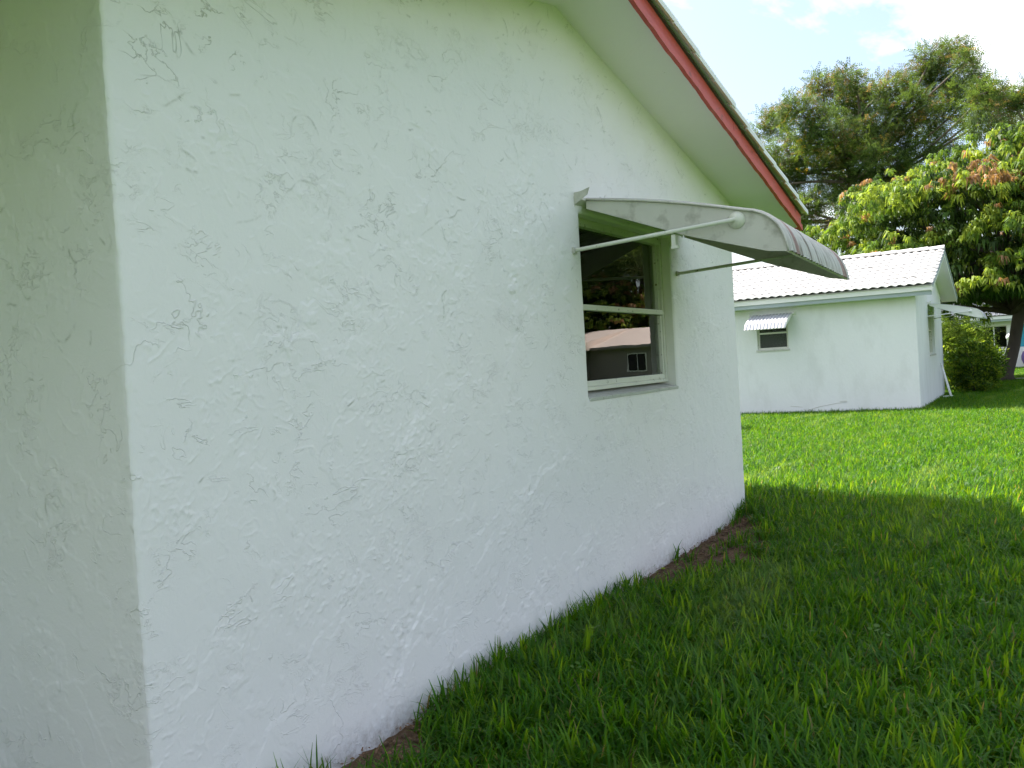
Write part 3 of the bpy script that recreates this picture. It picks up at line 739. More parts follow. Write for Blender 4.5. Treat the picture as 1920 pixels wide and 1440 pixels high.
b = MB(); b.box(-15, HX - 0.161, H1 - 0.16, H1, zb, zt); b.box(-15.2, -15, H0, H1, zb, 3.0); b.obj('wall', M['stucco_far'], h2)
HXE = -1.625
roof2 = roof_deck('roof', -15.4, HXE, 19.58, hz(19.58), HR, hz(HR), 26.32, hz(26.32), 0.02, h2)
b = MB(); b.box(-15.4, HXE, 19.60, 19.625, 2.325, 2.435); fas2 = b.obj('fascia', M['white'], h2, bevel=0.003)
b = MB(); b.box(-15.4, HXE - 0.02, 19.626, 19.66, 2.245, 2.33); b.obj('eave_strip', M['blue'], h2)  # pale blue-grey strip just below the fascia
b = MB(); b.box(-15.4, HXE - 0.03, 19.661, H0 - 0.002, 2.32, 2.335); b.obj('soffit', M['soffit'], h2)
b = MB(); b.box(-15.4, HXE - 0.03, H1 + 0.002, 26.28, 2.19, 2.205); b.obj('soffit', M['soffit'], h2)
def rake2(name, xa, xb, lo, hi, mat):
    return strip(name, [(xa, xb, y, hz(y) + lo, hz(y) + hi) for y in (19.59, 21.2, HR, 24.6, 26.3)], 0, mat, h2)
rake2('fascia', HXE - 0.022, HXE, -0.125, -0.003, M['white']); rake2('fascia_strip', HXE + 0.001, HXE + 0.016, -0.05, 0.012, M['blue'])
rake2('soffit', HX - 0.02, HXE - 0.023, -0.10, -0.085, M['soffit'])
hb2 = base_of(roof2)
sl_len = math.hypot(HR - 19.56, hz(HR) - hz(19.56)); sl_ang = math.atan2(hz(HR) - hz(19.56), HR - 19.56); NR = 10; stp = sl_len / NR
tr = np.random.default_rng(3)
for r_ in range(NR):
    for c in range(18):
        o = bpy.data.objects.new('tile', TILE); COL.objects.link(o); o.parent = roof2
        x = HXE - (c + 1) * TW; d = r_ * stp
        o.location = Vector((x, 19.53 + d * math.cos(sl_ang), hz(19.56) - 0.014 + d * math.sin(sl_ang))) - hb2
        o.rotation_euler = (sl_ang + tr.normal(0, 0.004), tr.normal(0, 0.006), tr.normal(0, 0.004))
tile_field('roof_tiles', -15.4, HXE - 18 * TW, 19.53, hz(19.56), HR, hz(HR), roof2, NR, M['tile'])
tile_field('roof_tiles', -15.4, HXE, 26.35, hz(26.32), HR, hz(HR), roof2, NR, M['tile'])
rt = MB(); n_ = 9
for yy, sc_ in ((0.0, 1.0), (0.36, 0.9)):
    pass
pa = [(0.0, 0.11 * math.cos(a), 0.015 + 0.085 * math.sin(a)) for a in np.linspace(0, math.pi, n_)]; pb = [(-0.37, 0.095 * math.cos(a), 0.005 + 0.070 * math.sin(a)) for a in np.linspace(0, math.pi, n_)]
rt.prism(pa, pb); rtm = bpy.data.meshes.new('ridge_tile'); rtm.from_pydata(rt.v, [], rt.f); rtm.update(); rtm.materials.append(M['tile'])
for k in range(40):
    o = bpy.data.objects.new('ridge_tile', rtm); COL.objects.link(o); o.parent = roof2
    o.location = Vector((HXE + 0.01 - k * 0.335, HR + tr.normal(0, 0.004), hz(HR) + 0.02)) - hb2
    o.rotation_euler = (tr.normal(0, 0.02), 0.02, tr.normal(0, 0.012))
vp = MB(); vp.tube([(-5.85, 20.35, 2.6), (-5.85, 20.35, 2.80)], 0.04, 8); vp.obj('vent_pipe', M['white'], roof2)

def simple_window(parent, x0, x1, z0_, z1_, y, sgn=-1, axis='x', rail=True, mull=0):
    """framed window; axis 'x': wall along x at y facing -y; axis 'y': wall along y at x facing +x"""
    P = (lambda a, d, z: (a, y + d, z)) if axis == 'x' else (lambda a, d, z: (y - d, a, z))
    def pb(nm, a0, a1, d0, d1, za, zb2, mat, par):
        m = MB(); m.box(a0, a1, d0, d1, za, zb2); m.v = [P(*p) for p in m.v]
        if axis == 'y': m.f = [f[::-1] for f in m.f]
        return m.obj(nm, M[mat], par)
    w = MB(); t = 0.04
    for q in ((x0, x0 + t, .05, .10, z0_, z1_), (x1 - t, x1, .05, .10, z0_, z1_), (x0 + t, x1 - t, .051, .10, z1_ - t, z1_), (x0 + t, x1 - t, .051, .10, z0_, z0_ + t)): w.box(*q)
    w.v = [P(*p) for p in w.v]
    f_ = w.obj('window', M['frame'], parent)
    if rail: pb('sash_rail', x0 + t, x1 - t, .045, .085, (z0_ + z1_) / 2 - 0.015 + 0.05, (z0_ + z1_) / 2 + 0.02 + 0.05, 'frame', f_)
    for k in range(mull): a = x0 + (x1 - x0) * (k + 1) / (mull + 1); pb('mullion', a - 0.025, a + 0.025, .047, .09, z0_ + t, z1_ - t, 'white', f_)
    pb('pane', x0 + t, x1 - t, .088, .092, z0_ + t, z1_ - t, 'glass', f_)
    pb('interior', x0 - 0.1, x1 + 0.1, .21, .23, z0_ - 0.1, z1_ + 0.1, 'dark', f_)  # near-black sheet painting the dim room behind the pane
    pb('sill', x0 - 0.03, x1 + 0.03, -.02, .05, z0_ - 0.04, z0_ - 0.001, 'sill', f_)
    return f_
simple_window(h2, WN[0], WN[1], WN[2], WN[3], H0)
simple_window(h2, GW[0], GW[1], GW[2], GW[3], HX, axis='y')
for seg in ([(-4.15, 0.06), (-3.9, 0.13), (-3.55, 0.19), (-3.35, 0.21)], [(-4.5, 0.16), (-4.25, 0.13)], [(-3.5, 0.225), (-3.36, 0.23)]):
    m = MB(); m.tube([(x, H0 - 0.001, z) for x, z in seg], 0.006, 5); m.obj('crack', M['sill'], h2)

T2 = lambda x, y, z: (y, H0 - (x + 2.09), z)
awning('window_awning', 'small white scalloped metal awning over the little window of the tiled bungalow', T2, -5.20, -4.35, (M['white'], M['alu_white']), (-4.8, H0, 1.9), 'metal window awnings',
       ribs=12, ribamp=0.022, stripe=False, prof=[(-2.08, 2.10), (-1.85, 2.06), (-1.6, 1.98), (-1.45, 1.90), (-1.36, 1.79)], arms=None, pivot=False)
T3 = lambda x, y, z: (x + 2.09 + HX, y, z)
awning('window_awning', 'pale metal awning sticking out from the gable end of the tiled bungalow', T3, 22.28, 23.85, (M['white'], M['alu_white']), (HX, 23, 1.9), 'metal window awnings',
       ribs=18, stripe=False, prof=None, arms=(-1.245, 1.95))

# thin white pipe leaning at the back corner of the bungalow
p = thing('leaning_pipe', (-1.66, 23.85, 0), 'thin white pipe leaning against the bungalow corner beside the round bush', 'pipe')
m = MB(); m.tube([(-1.70, 23.85, 0.05), (-1.925, 24.5, 0.80)], 0.026, 8); m.obj('tube', M['white'], p, smooth=True)
m = MB(); m.tube([(-1.86, 23.80, 0.04), (-1.66, 23.86, 0.045)], 0.028, 8); m.obj('foot', M['white'], p, smooth=True)

# ------------------------------------------------------------------ far house, lamp
fh = thing('far_house', (-2, 50, 0), 'distant white house with blue eave trim half hidden behind the mango tree', 'house')
FY = 47.0
b = MB(); b.box(-9, 6, FY, FY + 0.2, -0.1, 0.92); b.box(-9, 6, FY, FY + 0.2, 1.92, 2.2); b.box(-9, -5.2, FY + 0.001, FY + 0.2, 0.92, 1.92); b.box(-0.95, -0.62, FY + 0.001, FY + 0.2, 0.92, 1.92); b.box(0.9, 6, FY + 0.001, FY + 0.2, 0.92, 1.92)
b.obj('wall', M['white'], fh)
b = MB(); b.box(-9, 6, FY + 5.8, FY + 6, -0.1, 2.2); b.obj('wall', M['white'], fh)
fr_ = roof_deck('roof', -9.4, 6.4, FY - 0.45, 2.33, FY + 3, 3.35, FY + 6.4, 2.33, 0.05, fh)
tile_field('roof_tiles', -9.4, 6.4, FY - 0.5, 2.33, FY + 3, 3.35, fr_, 10, M['tile'])
b = MB(); b.box(-9.4, 6.4, FY - 0.47, FY - 0.445, 2.20, 2.33); b.obj('fascia', M['white'], fh)
b = MB(); b.box(-9.4, 6.4, FY - 0.444, FY - 0.40, 2.10, 2.21); b.obj('eave_strip', M['blue'], fh)
simple_window(fh, -5.2, -0.95, 0.92, 1.92, FY, mull=7, rail=False)
b = MB(); b.box(-0.60, 0.88, FY + 0.04, FY + 0.08, 0.93, 1.95); b.obj('door_panel', M['turq'], fh)
for k in range(5):
    b = MB(); b.box(-1.35, -0.70, FY - 0.06, FY - 0.02, 0.28 + k * 0.13, 0.36 + k * 0.13); b.obj('slat', M['white'], fh)
ch = thing('cloth_bundle', (0.1, FY - 0.5, 0), 'dark violet cloth heap below the turquoise panel of the distant house', 'cloth')
m = MB(); m.ellipsoid((0.0, FY - 0.5, 0.45), (0.45, 0.3, 0.47), 14, 9); m.ellipsoid((0.35, FY - 0.45, 0.30), (0.35, 0.25, 0.32), 12, 8); m.obj('cover', M['purple'], ch, smooth=True)

LY = 40.0
lp = thing('globe_lamp', (-0.86, LY, 0), 'white globe lamp on a slim post beside the mango trunk', 'lamp')
gx = -0.868 / 47 * LY - 0.0
m = MB(); m.tube([(gx, LY, 0), (gx, LY, 1.25)], 0.028, 10); m.obj('post', M['white'], lp, smooth=True)
m = MB(); m.tube([(gx, LY, 1.235), (gx, LY, 1.27)], 0.045, 12); m.obj('collar', M['white'], lp, smooth=True)
m = MB(); m.ellipsoid((gx, LY, 1.37), (0.13, 0.13, 0.13), 20, 12); m.obj('globe', M['globe'], lp, smooth=True)

# ------------------------------------------------------------------ foliage
def rot_stack(n, rng, tilt=0.5):
    az = rng.uniform(0, 2 * math.pi, n); t = rng.normal(0, tilt, n); t2 = rng.normal(0, tilt, n)
    ca, sa = np.cos(az), np.sin(az); Rz = np.zeros((n, 3, 3)); Rz[:, 0, 0] = ca; Rz[:, 0, 1] = -sa; Rz[:, 1, 0] = sa; Rz[:, 1, 1] = ca; Rz[:, 2, 2] = 1
    c1, s1 = np.cos(t), np.sin(t); Rx = np.zeros((n, 3, 3)); Rx[:, 0, 0] = 1; Rx[:, 1, 1] = c1; Rx[:, 1, 2] = -s1; Rx[:, 2, 1] = s1; Rx[:, 2, 2] = c1
    c2, s2 = np.cos(t2), np.sin(t2); Ry = np.zeros((n, 3, 3)); Ry[:, 1, 1] = 1; Ry[:, 0, 0] = c2; Ry[:, 0, 2] = s2; Ry[:, 2, 0] = -s2; Ry[:, 2, 2] = c2
    return Rx @ Ry @ Rz

def scatter(protoV, protoF, protoC, pos, scale, rot, colr, leafvar, rng):
    """copy a small leaf cluster to every position (numpy), with a tint per cluster"""
    n = len(pos); k = len(protoV)
    V = np.einsum('nij,kj->nki', rot, protoV) * scale[:, None, None] + pos[:, None, :]
    F = protoF[None] + (np.arange(n) * k)[:, None, None]
    C = colr[:, None, :] * protoC[None, :, None] * (1 + leafvar * rng.normal(0, 1, (n, k // 4 + 1)).repeat(4, 1)[:, :k, None])
    return V.reshape(-1, 3), F.reshape(-1, protoF.shape[1]), np.clip(C, 0.003, 1).reshape(-1, 3)

def droop_cluster(rng, n=13, L=0.24, W=0.055):
    """rosette of long leaves that arch out and hang"""
    V = []; F = []; C = []
    for k in range(n):
        az = k * 2.4 + rng.normal(0, 0.2); l = L * rng.uniform(0.75, 1.2); up = rng.uniform(0.1, 0.9)
        d = np.array([math.cos(az), math.sin(az), 0]); s = np.array([-math.sin(az), math.cos(az), 0]) * W * 0.5
        p0 = np.array([0, 0, rng.uniform(-0.03, 0.05)]); p1 = p0 + d * l * 0.38 + np.array([0, 0, 0.10 * up * l * 2]); p2 = p1 + d * l * 0.22 + np.array([0, 0, -l * rng.uniform(0.45, 0.75)])
        b = len(V); V += [p0, p1 - s, p1 + s, p2]; F += [(b, b + 1, b + 3, b + 2)]; c = rng.uniform(0.8, 1.2); C += [c * 0.85, c, c, c * 1.05]
    return np.array(V), np.array(F), np.array(C)

def feather_cluster(rng, n=5, pairs=6, L=0.55, l=0.13, w=0.05):
    """a few flat feathery compound leaves"""
    V = []; F = []; C = []
    for k in range(n):
        az = k * 2 * math.pi / n + rng.normal(0, 0.4); el = rng.uniform(-0.5, 0.8); d = np.array([math.cos(az) * math.cos(el), math.sin(az) * math.cos(el), math.sin(el)])
        s = np.array([-math.sin(az), math.cos(az), 0]); nrm = np.cross(d, s)
        for q in range(pairs):
            t = (q + 1.0) / pairs; base = d * L * t + np.array([0, 0, -0.12 * t * t * L])
            for sg in (-1, 1):
                tip = base + s * sg * l * (1.1 - 0.5 * t) + d * l * 0.45 + nrm * rng.normal(0, 0.02); m = (base + tip) / 2
                wv = np.cross(nrm, tip - base); wv = wv / (np.linalg.norm(wv) + 1e-9) * w * 0.5
                b = len(V); V += [base, m - wv, tip, m + wv]; F += [(b, b + 1, b + 2, b + 3)]; c = rng.uniform(0.7, 1.3); C += [c] * 4
    return np.array(V), np.array(F), np.array(C)

def leafy_cluster(rng, n=12, R=0.13, l=0.07, w=0.04):
    V = []; F = []; C = []
    for k in range(n):
        p = rng.normal(0, 1, 3); p = p / np.linalg.norm(p); p[2] = abs(p[2]) * 0.9; c0 = p * R * rng.uniform(0.2, 1); d = p + rng.normal(0, 0.5, 3); d /= np.linalg.norm(d)
        s = np.cross(d, rng.normal(0, 1, 3)); s /= np.linalg.norm(s); b = len(V)
        V += [c0, c0 + d * l * 0.5 - s * w * 0.5, c0 + d * l, c0 + d * l * 0.5 + s * w * 0.5]; F += [(b, b + 1, b + 2, b + 3)]; C += [rng.uniform(0.7, 1.3)] * 4
    return np.array(V), np.array(F), np.array(C)

def multi_scatter(protos, pos, scale, col, rng, tilt, leafvar=0.12):
    which = rng.integers(len(protos), size=len(pos)); VV = []; FF = []; CC = []; off = 0
    for i, (v, f, c) in enumerate(protos):
        k = which == i
        if not k.any(): continue
        V, F, C = scatter(v, f, c, pos[k], scale[k], rot_stack(k.sum(), rng, tilt), col[k], leafvar, rng)
        VV.append(V); FF.append(F + off); CC.append(C); off += len(V)
    return np.concatenate(VV), np.concatenate(FF), np.concatenate(CC)

def limb(m, a, b_, r0, r1, rng, bend=0.12, seg=7, n=7):
    a = np.array(a, float); b_ = np.array(b_, float); L = np.linalg.norm(b_ - a); off = rng.normal(0, bend * L, 3)
    pts = [tuple(a + (b_ - a) * t + off * math.sin(math.pi * t) + np.array([0, 0, 0.08 * L * math.sin(math.pi * t)])) for t in np.linspace(0, 1, n)]
    m.tube(pts, [r0 + (r1 - r0) * t for t in np.linspace(0, 1, n)], seg)
    return pts

# mango tree
def mango(name, base, label, rng, group=None, R=5.3, zlo=2.0, ztop=7.5, lobes=None, n_per=42):
    t = thing(name, (base[0], base[1], 0), label, 'tree', group)
    bx, by = base[0], base[1]
    tk = MB()
    tk.tube([(bx, by, -0.1), (bx + 0.0, by, 0.25), (bx + 0.24, by + 0.02, 1.1), (bx + 0.46, by + 0.1, 2.3), (bx + 0.52, by + 0.1, 3.4)], [0.27, 0.20, 0.175, 0.17, 0.13], 12)
    C_ = []
    n_l = 96
    for k in range(n_l):
        u = (k + 0.5) / n_l; ph = k * 2.39996; cz = 1 - 1.35 * u; cz = max(-0.55, cz); s_ = math.sqrt(max(0, 1 - cz * cz)) if cz > 0 else 1.02
        rr_ = R * (0.80 + 0.12 * rng.normal()); zz = (zlo + 1.4) + (ztop - zlo - 2.2) * max(cz, -0.34) * 1.0
        C_.append((bx - 0.55 + rr_ * s_ * math.cos(ph), by + rr_ * s_ * math.sin(ph), zz + rng.normal(0, 0.25), rng.uniform(0.75, 1.2)))
    if lobes: C_ += lobes
    for c in C_[::5]: limb(tk, (bx + 0.33, by + 0.1, 3.0), c[:3], 0.10, 0.025, rng, 0.08, 6)
    for c in C_[2::7]: limb(tk, (bx + 0.25, by + 0.1, 2.1), c[:3], 0.09, 0.02, rng, 0.08, 6)
    tk.obj('trunk', M['bark_dark'], t, smooth=True)
    pos = []; col = []; sc_ = []
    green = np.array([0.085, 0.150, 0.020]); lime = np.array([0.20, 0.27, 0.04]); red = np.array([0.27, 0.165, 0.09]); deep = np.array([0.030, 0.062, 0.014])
    for c in C_:
        lobe_red = rng.random() < 0.32; lobe_lime = rng.random() < 0.62
        n = int(n_per * c[3] ** 2 * 1.4)
        d = rng.normal(0, 1, (n, 3)); d /= np.linalg.norm(d, axis=1)[:, None]; d[:, 2] = np.where(d[:, 2] < -0.3, -d[:, 2] * 0.5, d[:, 2])
        r_ = c[3] * rng.uniform(0.55, 1.0, n) ** 0.5 * np.array([1.0]); p = np.array(c[:3]) + d * r_[:, None] * np.array([1, 1, 0.72])
        pos.append(p); sc_.append(rng.uniform(0.85, 1.45, n))
        u = rng.random(n)[:, None]; base_c = np.where(u < (0.6 if lobe_lime else 0.25), lime, green)
        top = d[:, 2:3] > 0.1
        pr_ = 0.6 if lobe_red else 0.07
        cc = np.where((rng.random((n, 1)) < pr_) & top, red * rng.uniform(0.6, 1.15, (n, 1)), base_c * rng.uniform(0.75, 1.15, (n, 1)))
        cc = np.where(rng.random((n, 1)) < 0.12, deep, cc); col.append(cc)
    # inner leaves in dark green, the crown's inner shade put into colour
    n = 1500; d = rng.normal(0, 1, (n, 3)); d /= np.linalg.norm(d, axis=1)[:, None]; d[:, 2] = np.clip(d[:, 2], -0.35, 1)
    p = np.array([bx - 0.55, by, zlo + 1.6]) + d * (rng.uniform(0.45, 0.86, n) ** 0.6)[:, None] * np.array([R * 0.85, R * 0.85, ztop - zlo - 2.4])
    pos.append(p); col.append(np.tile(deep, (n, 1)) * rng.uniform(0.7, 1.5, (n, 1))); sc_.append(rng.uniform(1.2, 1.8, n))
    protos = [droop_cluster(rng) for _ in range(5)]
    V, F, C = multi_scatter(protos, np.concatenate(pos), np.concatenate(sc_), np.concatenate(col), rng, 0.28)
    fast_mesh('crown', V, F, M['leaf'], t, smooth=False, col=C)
    return t
mg = mango('mango_tree', (-0.73, 32.4), 'mango tree with drooping lime leaves and reddish new growth behind the tiled roof', np.random.default_rng(21))

# tall feathery trees: lobes given as world x, y, z, radius
def feather_tree(name, base, lobes, label, rng, group, dens=92, fork=4.2, r_tr=0.42, lean=(0.0, 0.0)):
    t = thing(name, (base[0], base[1], 0), label, 'tree', group)
    bx, by = base; tk = MB()
    f0 = (bx + lean[0], by + lean[1], fork)
    limb(tk, (bx, by, -0.2), f0, r_tr, r_tr * 0.72, rng, 0.02, 10)
    L_ = sorted(lobes, key=lambda c: c[2]); cent = np.mean([c[:3] for c in lobes], axis=0)
    mains = []
    for k in range(6):
        c = L_[int((k + 0.5) * len(L_) / 6)]; e = np.array(f0) + (np.array(c[:3]) - np.array(f0)) * 0.6
        pts = limb(tk, f0, e, r_tr * 0.5, r_tr * 0.22, rng, 0.07, 8); mains.append(pts)
    for c in lobes:
        best = min((q for pts in mains for q in pts[2:]), key=lambda q: np.linalg.norm(np.array(q) - np.array(c[:3])) + (0.8 * max(0, q[2] - c[2])))
        limb(tk, best, c[:3], 0.10, 0.03, rng, 0.07, 6)
        for k in range(3):
            d = rng.normal(0, 1, 3) * np.array([1, 1, 0.5]); d /= np.linalg.norm(d); limb(tk, c[:3], np.array(c[:3]) + d * c[3] * 0.9, 0.032, 0.010, rng, 0.1, 5, 4)
    tk.obj('trunk', M['bark'], t, smooth=True)
    pos = []; col = []; sc_ = []
    g1 = np.array([0.072, 0.118, 0.036]); g2 = np.array([0.12, 0.18, 0.04]); br = np.array([0.15, 0.115, 0.06]); ye = np.array([0.35, 0.24, 0.03])
    for c in lobes:
        n = int(dens * c[3] ** 2); d = rng.normal(0, 1, (n, 3)); d /= np.linalg.norm(d, axis=1)[:, None]
        p = np.array(c[:3]) + d * (c[3] * rng.uniform(0.1, 1.0, n) ** 0.45)[:, None] * np.array([1.0, 1.0, 0.88]); pos.append(p); sc_.append(rng.uniform(0.6, 1.15, n))
        u = rng.random((n, 1)); lt = rng.random() < 0.3
        col.append(np.where(u < 0.70, g1, np.where(u < (0.93 if lt else 0.86), g2, np.where(u < 0.985, br, ye))) * rng.uniform(0.7, 1.25, (n, 1)))
    protos = [feather_cluster(rng) for _ in range(5)]
    V, F, C = multi_scatter(protos, np.concatenate(pos), np.concatenate(sc_), np.concatenate(col), rng, 0.75)
    fast_mesh('crown', V, F, M['leaf_fine'], t, smooth=False, col=C)
    return t
LOBES = [[(-11.68, 51.34, 13.73, 1.1), (-10.34, 48.57, 11.31, 1.22), (-12.14, 51.55, 11.53, 0.87), (-9.15, 45.82, 12.67, 1.14), (-8.59, 49.19, 14.48, 1.02), (-7.21, 47.71, 14.25, 0.77), (-7.68, 50.43, 13.64, 1.23), (-8.08, 46.42, 11.84, 1.27), (-6.71, 50.88, 13.83, 1.09), (-5.44, 48.78, 13.76, 0.93), (-4.68, 51.07, 14.55, 0.91), (-4.73, 48.35, 12.64, 1.14), (-5.92, 48.06, 11.78, 1.28), (-3.73, 50.35, 15.22, 0.89), (-2.84, 51.6, 15.75, 0.9), (-1.99, 47.67, 14.15, 0.63), (-3.5, 51.5, 14.41, 1.12), (-2.3, 51.25, 14.11, 1.1), (-1.27, 46.44, 12.16, 0.85), (-1.04, 49.2, 12.37, 0.69), (-2.52, 49.81, 12.53, 1.23), (-3.94, 51.33, 12.6, 1.28), (-5.17, 49.56, 11.15, 1.1), (-1.53, 46.15, 10.86, 0.98), (-10.66, 48.49, 9.99, 1.09), (-9.32, 48.46, 10.32, 1.02), (-8.01, 48.5, 10.92, 1.19), (-8.85, 51.43, 9.87, 1.18), (-9.23, 47.54, 8.33, 1.05), (-7.13, 46.73, 7.69, 1.01), (-6.81, 48.64, 10.22, 1.1), (-10.05, 49.4, 7.57, 0.77), (-9.36, 51.31, 7.39, 0.85), (-7.68, 49.02, 9.09, 1.06), (-6.09, 47.01, 10.35, 0.91), (-11.06, 51.25, 9.03, 0.75), (-4.88, 48.45, 9.63, 0.97), (-6.26, 49.63, 9.23, 1.06), (-3.44, 48.35, 10.39, 1.0), (-8.66, 46.69, 11.23, 0.93), (-7.14, 49.73, 12.05, 1.07), (-12.95, 50.23, 11.73, 1.15), (-12.08, 46.52, 9.39, 1.06), (-13.17, 48.24, 8.11, 1.11), (-11.39, 47.62, 7.55, 0.97)], [(-0.39, 50.05, 12.43, 0.75), (0.27, 50.27, 12.6, 0.9), (-0.6, 53.54, 11.9, 0.97), (0.32, 53.19, 11.41, 1.19), (-0.85, 50.98, 10.17, 0.82), (0.02, 52.55, 9.77, 1.05), (-0.46, 49.48, 8.12, 0.89), (1.04, 53.33, 12.1, 1.18), (1.6, 51.66, 10.14, 1.27), (1.13, 52.91, 8.87, 1.17), (-0.96, 50.51, 7.31, 0.71), (2.27, 50.95, 11.14, 0.99)]]
tr1 = feather_tree('feathery_tree', (-6.6, 49.0), LOBES[0], 'tall spreading feathery tree rising above the near roof edge', np.random.default_rng(31), 'tall trees behind the houses', lean=(0.3, 0))
tr2 = feather_tree('feathery_tree', (1.5, 52.0), LOBES[1], 'tall dark tree cut by the photo edge above the mango', np.random.default_rng(33), 'tall trees behind the houses')

def shrub(name, c, r, label, cat, rng, cols, n=900, parts_stem=True, proto='leafy', flat=1.0, l=0.07):
    t = thing(name, (c[0], c[1], 0), label, cat)
    st = MB()
    for k in range(9):
        a = rng.uniform(0, 6.28); limb(st, (c[0] + 0.12 * math.cos(a), c[1] + 0.12 * math.sin(a), -0.05), (c[0] + r[0] * 0.75 * math.cos(a), c[1] + r[1] * 0.75 * math.sin(a), c[2] + r[2] * rng.uniform(-0.2, 0.7)), 0.025, 0.008, rng, 0.06, 5, 5)
    st.obj('stem', M['bark_dark'], t, smooth=True)
    d = rng.normal(0, 1, (n, 3)); d /= np.linalg.norm(d, axis=1)[:, None]
    bl = 1 + 0.14 * np.sin(d[:, 0] * 7 + 1) * np.sin(d[:, 1] * 6) + 0.12 * np.sin(d[:, 2] * 9 + d[:, 0] * 4)
    p = np.array(c) + d * (rng.uniform(0.35, 1.0, n) ** 0.35 * bl)[:, None] * np.array(r); k = p[:, 2] > 0.05; p = p[k]; d = d[k]
    col = np.array(cols)[rng.integers(len(cols), size=len(p))] * rng.uniform(0.75, 1.2, (len(p), 1))
    protos = [(leafy_cluster(rng, 12, 0.13, l, l * 0.55) if proto == 'leafy' else feather_cluster(rng, 4, 5, 0.34, 0.08, 0.03)) for _ in range(4)]
    V, F, C = multi_scatter(protos, p, rng.uniform(0.8, 1.4, len(p)), col, rng, 0.5)
    fast_mesh('foliage', V, F, M['leaf'], t, smooth=False, col=C)
    return t
G_ = [(0.06, 0.12, 0.012), (0.10, 0.17, 0.016), (0.035, 0.075, 0.010), (0.17, 0.23, 0.025)]
shrub('round_bush', (-1.30, 26.2, 0.60), (0.66, 0.7, 0.60), 'round dense green bush beside the gable end of the tiled bungalow', 'bush', np.random.default_rng(51), G_, 1100)
shrub('feathery_shrub', (-1.75, 27.6, 1.0), (0.75, 0.7, 0.78), 'light green feathery shrub rising behind the round bush', 'shrub', np.random.default_rng(52), [(0.14, 0.21, 0.03), (0.19, 0.26, 0.05), (0.10, 0.17, 0.03)], 520, proto='feather')

shrub('hidden_shrub', (-5.3, 15.75, 0.62), (0.5, 0.62, 0.66), 'unseen shrub added behind the far corner of the gable wall to shade a patch of lawn', 'shrub', np.random.default_rng(54), G_, 420)  # added out of sight, only for its shadow on the lawn

# ------------------------------------------------------------------ what the window glass mirrors: a house, a red shrub and tall trees across the side yard
rh = thing('taupe_house', (14, 47, 0), 'taupe house with pinkish tiled roof mirrored in the near window', 'house')
RA = math.radians(16)
def RT(u, v, z):   # local u along the front (towards +x), v into the house
    return (15.8 + math.cos(RA) * u - math.sin(RA) * v, 45.5 + math.sin(RA) * u + math.cos(RA) * v, z)
def rbox(nm, u0, u1, v0, v1, z0_, z1_, mat, par):
    m = MB(); m.box(u0, u1, v0, v1, z0_, z1_); m.v = [RT(*p) for p in m.v]; return m.obj(nm, mat, par)
rbox('wall', -3.9, 5.0, 0, 0.2, -0.1, 2.15, M['tan'], rh); rbox('wall', -3.9, -3.7, 0.2, 6, -0.1, 2.15, M['tan'], rh); rbox('wall', 0.6, 5.0, -1.8, -0.001, -0.1, 2.15, M['tan'], rh)
m = MB(); m.prism([RT(-4.2, -0.45, 2.12), RT(-4.2, 3.0, 3.1), RT(-4.2, 6.4, 2.12), RT(-4.2, 6.4, 2.0), RT(-4.2, -0.45, 2.0)], [RT(6, -0.45, 2.12), RT(6, 3.0, 3.1), RT(6, 6.4, 2.12), RT(6, 6.4, 2.0), RT(6, -0.45, 2.0)])
m.obj('roof', M['tile_pink'], rh)
m = MB(); m.prism([RT(0.2, -2.2, 2.125), RT(0.2, 2.9, 3.13), RT(0.2, 2.9, 2.01), RT(0.2, -2.2, 2.01)], [RT(6.01, -2.2, 2.125), RT(6.01, 2.9, 3.13), RT(6.01, 2.9, 2.01), RT(6.01, -2.2, 2.01)])
m.obj('roof', M['tile_pink'], rh)
rbox('fascia', -4.2, 0.19, -0.48, -0.455, 1.98, 2.12, M['tan'], rh); rbox('fascia', 0.2, 6, -2.23, -2.205, 1.98, 2.12, M['tan'], rh)
wf = rbox('window', -3.2, -1.9, -0.04, -0.001, 0.75, 1.7, M['white'], rh)
rbox('pane', -3.14, -2.58, -0.05, -0.041, 0.8, 1.65, M['dark'], wf); rbox('pane', -2.52, -1.96, -0.05, -0.041, 0.8, 1.65, M['dark'], wf)
c_ = RT(1.2, -3.4, 0.9)
shrub('red_leaved_shrub', (c_[0], c_[1], 0.95), (0.8, 0.8, 0.95), 'dark reddish shrub before the taupe house mirrored in the near window', 'shrub', np.random.default_rng(61), [(0.10, 0.035, 0.02), (0.06, 0.05, 0.015), (0.16, 0.04, 0.02)], 500)
for i, (x, y, s_, rz, lab) in enumerate(((17.5, 56, 0.92, 1.1, 'tall dark tree above the taupe house roof mirrored in the upper pane'), (24.5, 60, 0.95, 2.6, 'tall dark tree mirrored at the upper left of the window glass'), (11.8, 60, 0.85, 4.0, 'tall dark tree mirrored beside the right sash stile'))):
    c = copy_tree(tr1); c.location = (x, y, -0.1); c.rotation_euler = (0, 0, rz); c.scale = (s_,) * 3; c['label'] = lab; c['group'] = 'tall trees mirrored in the window'
for i, (x, y, s_, rz, lab) in enumerate(((19.5, 53.5, 0.95, 2.0, 'mango tree behind the taupe house mirrored low in the window'), (13.3, 55, 0.9, 0.5, 'mango tree mirrored between roof and right sash stile'))):
    c = copy_tree(mg); c.location = (x, y, -0.1); c.rotation_euler = (0, 0, rz); c.scale = (s_,) * 3; c['label'] = lab; c['group'] = 'mango trees mirrored in the window'

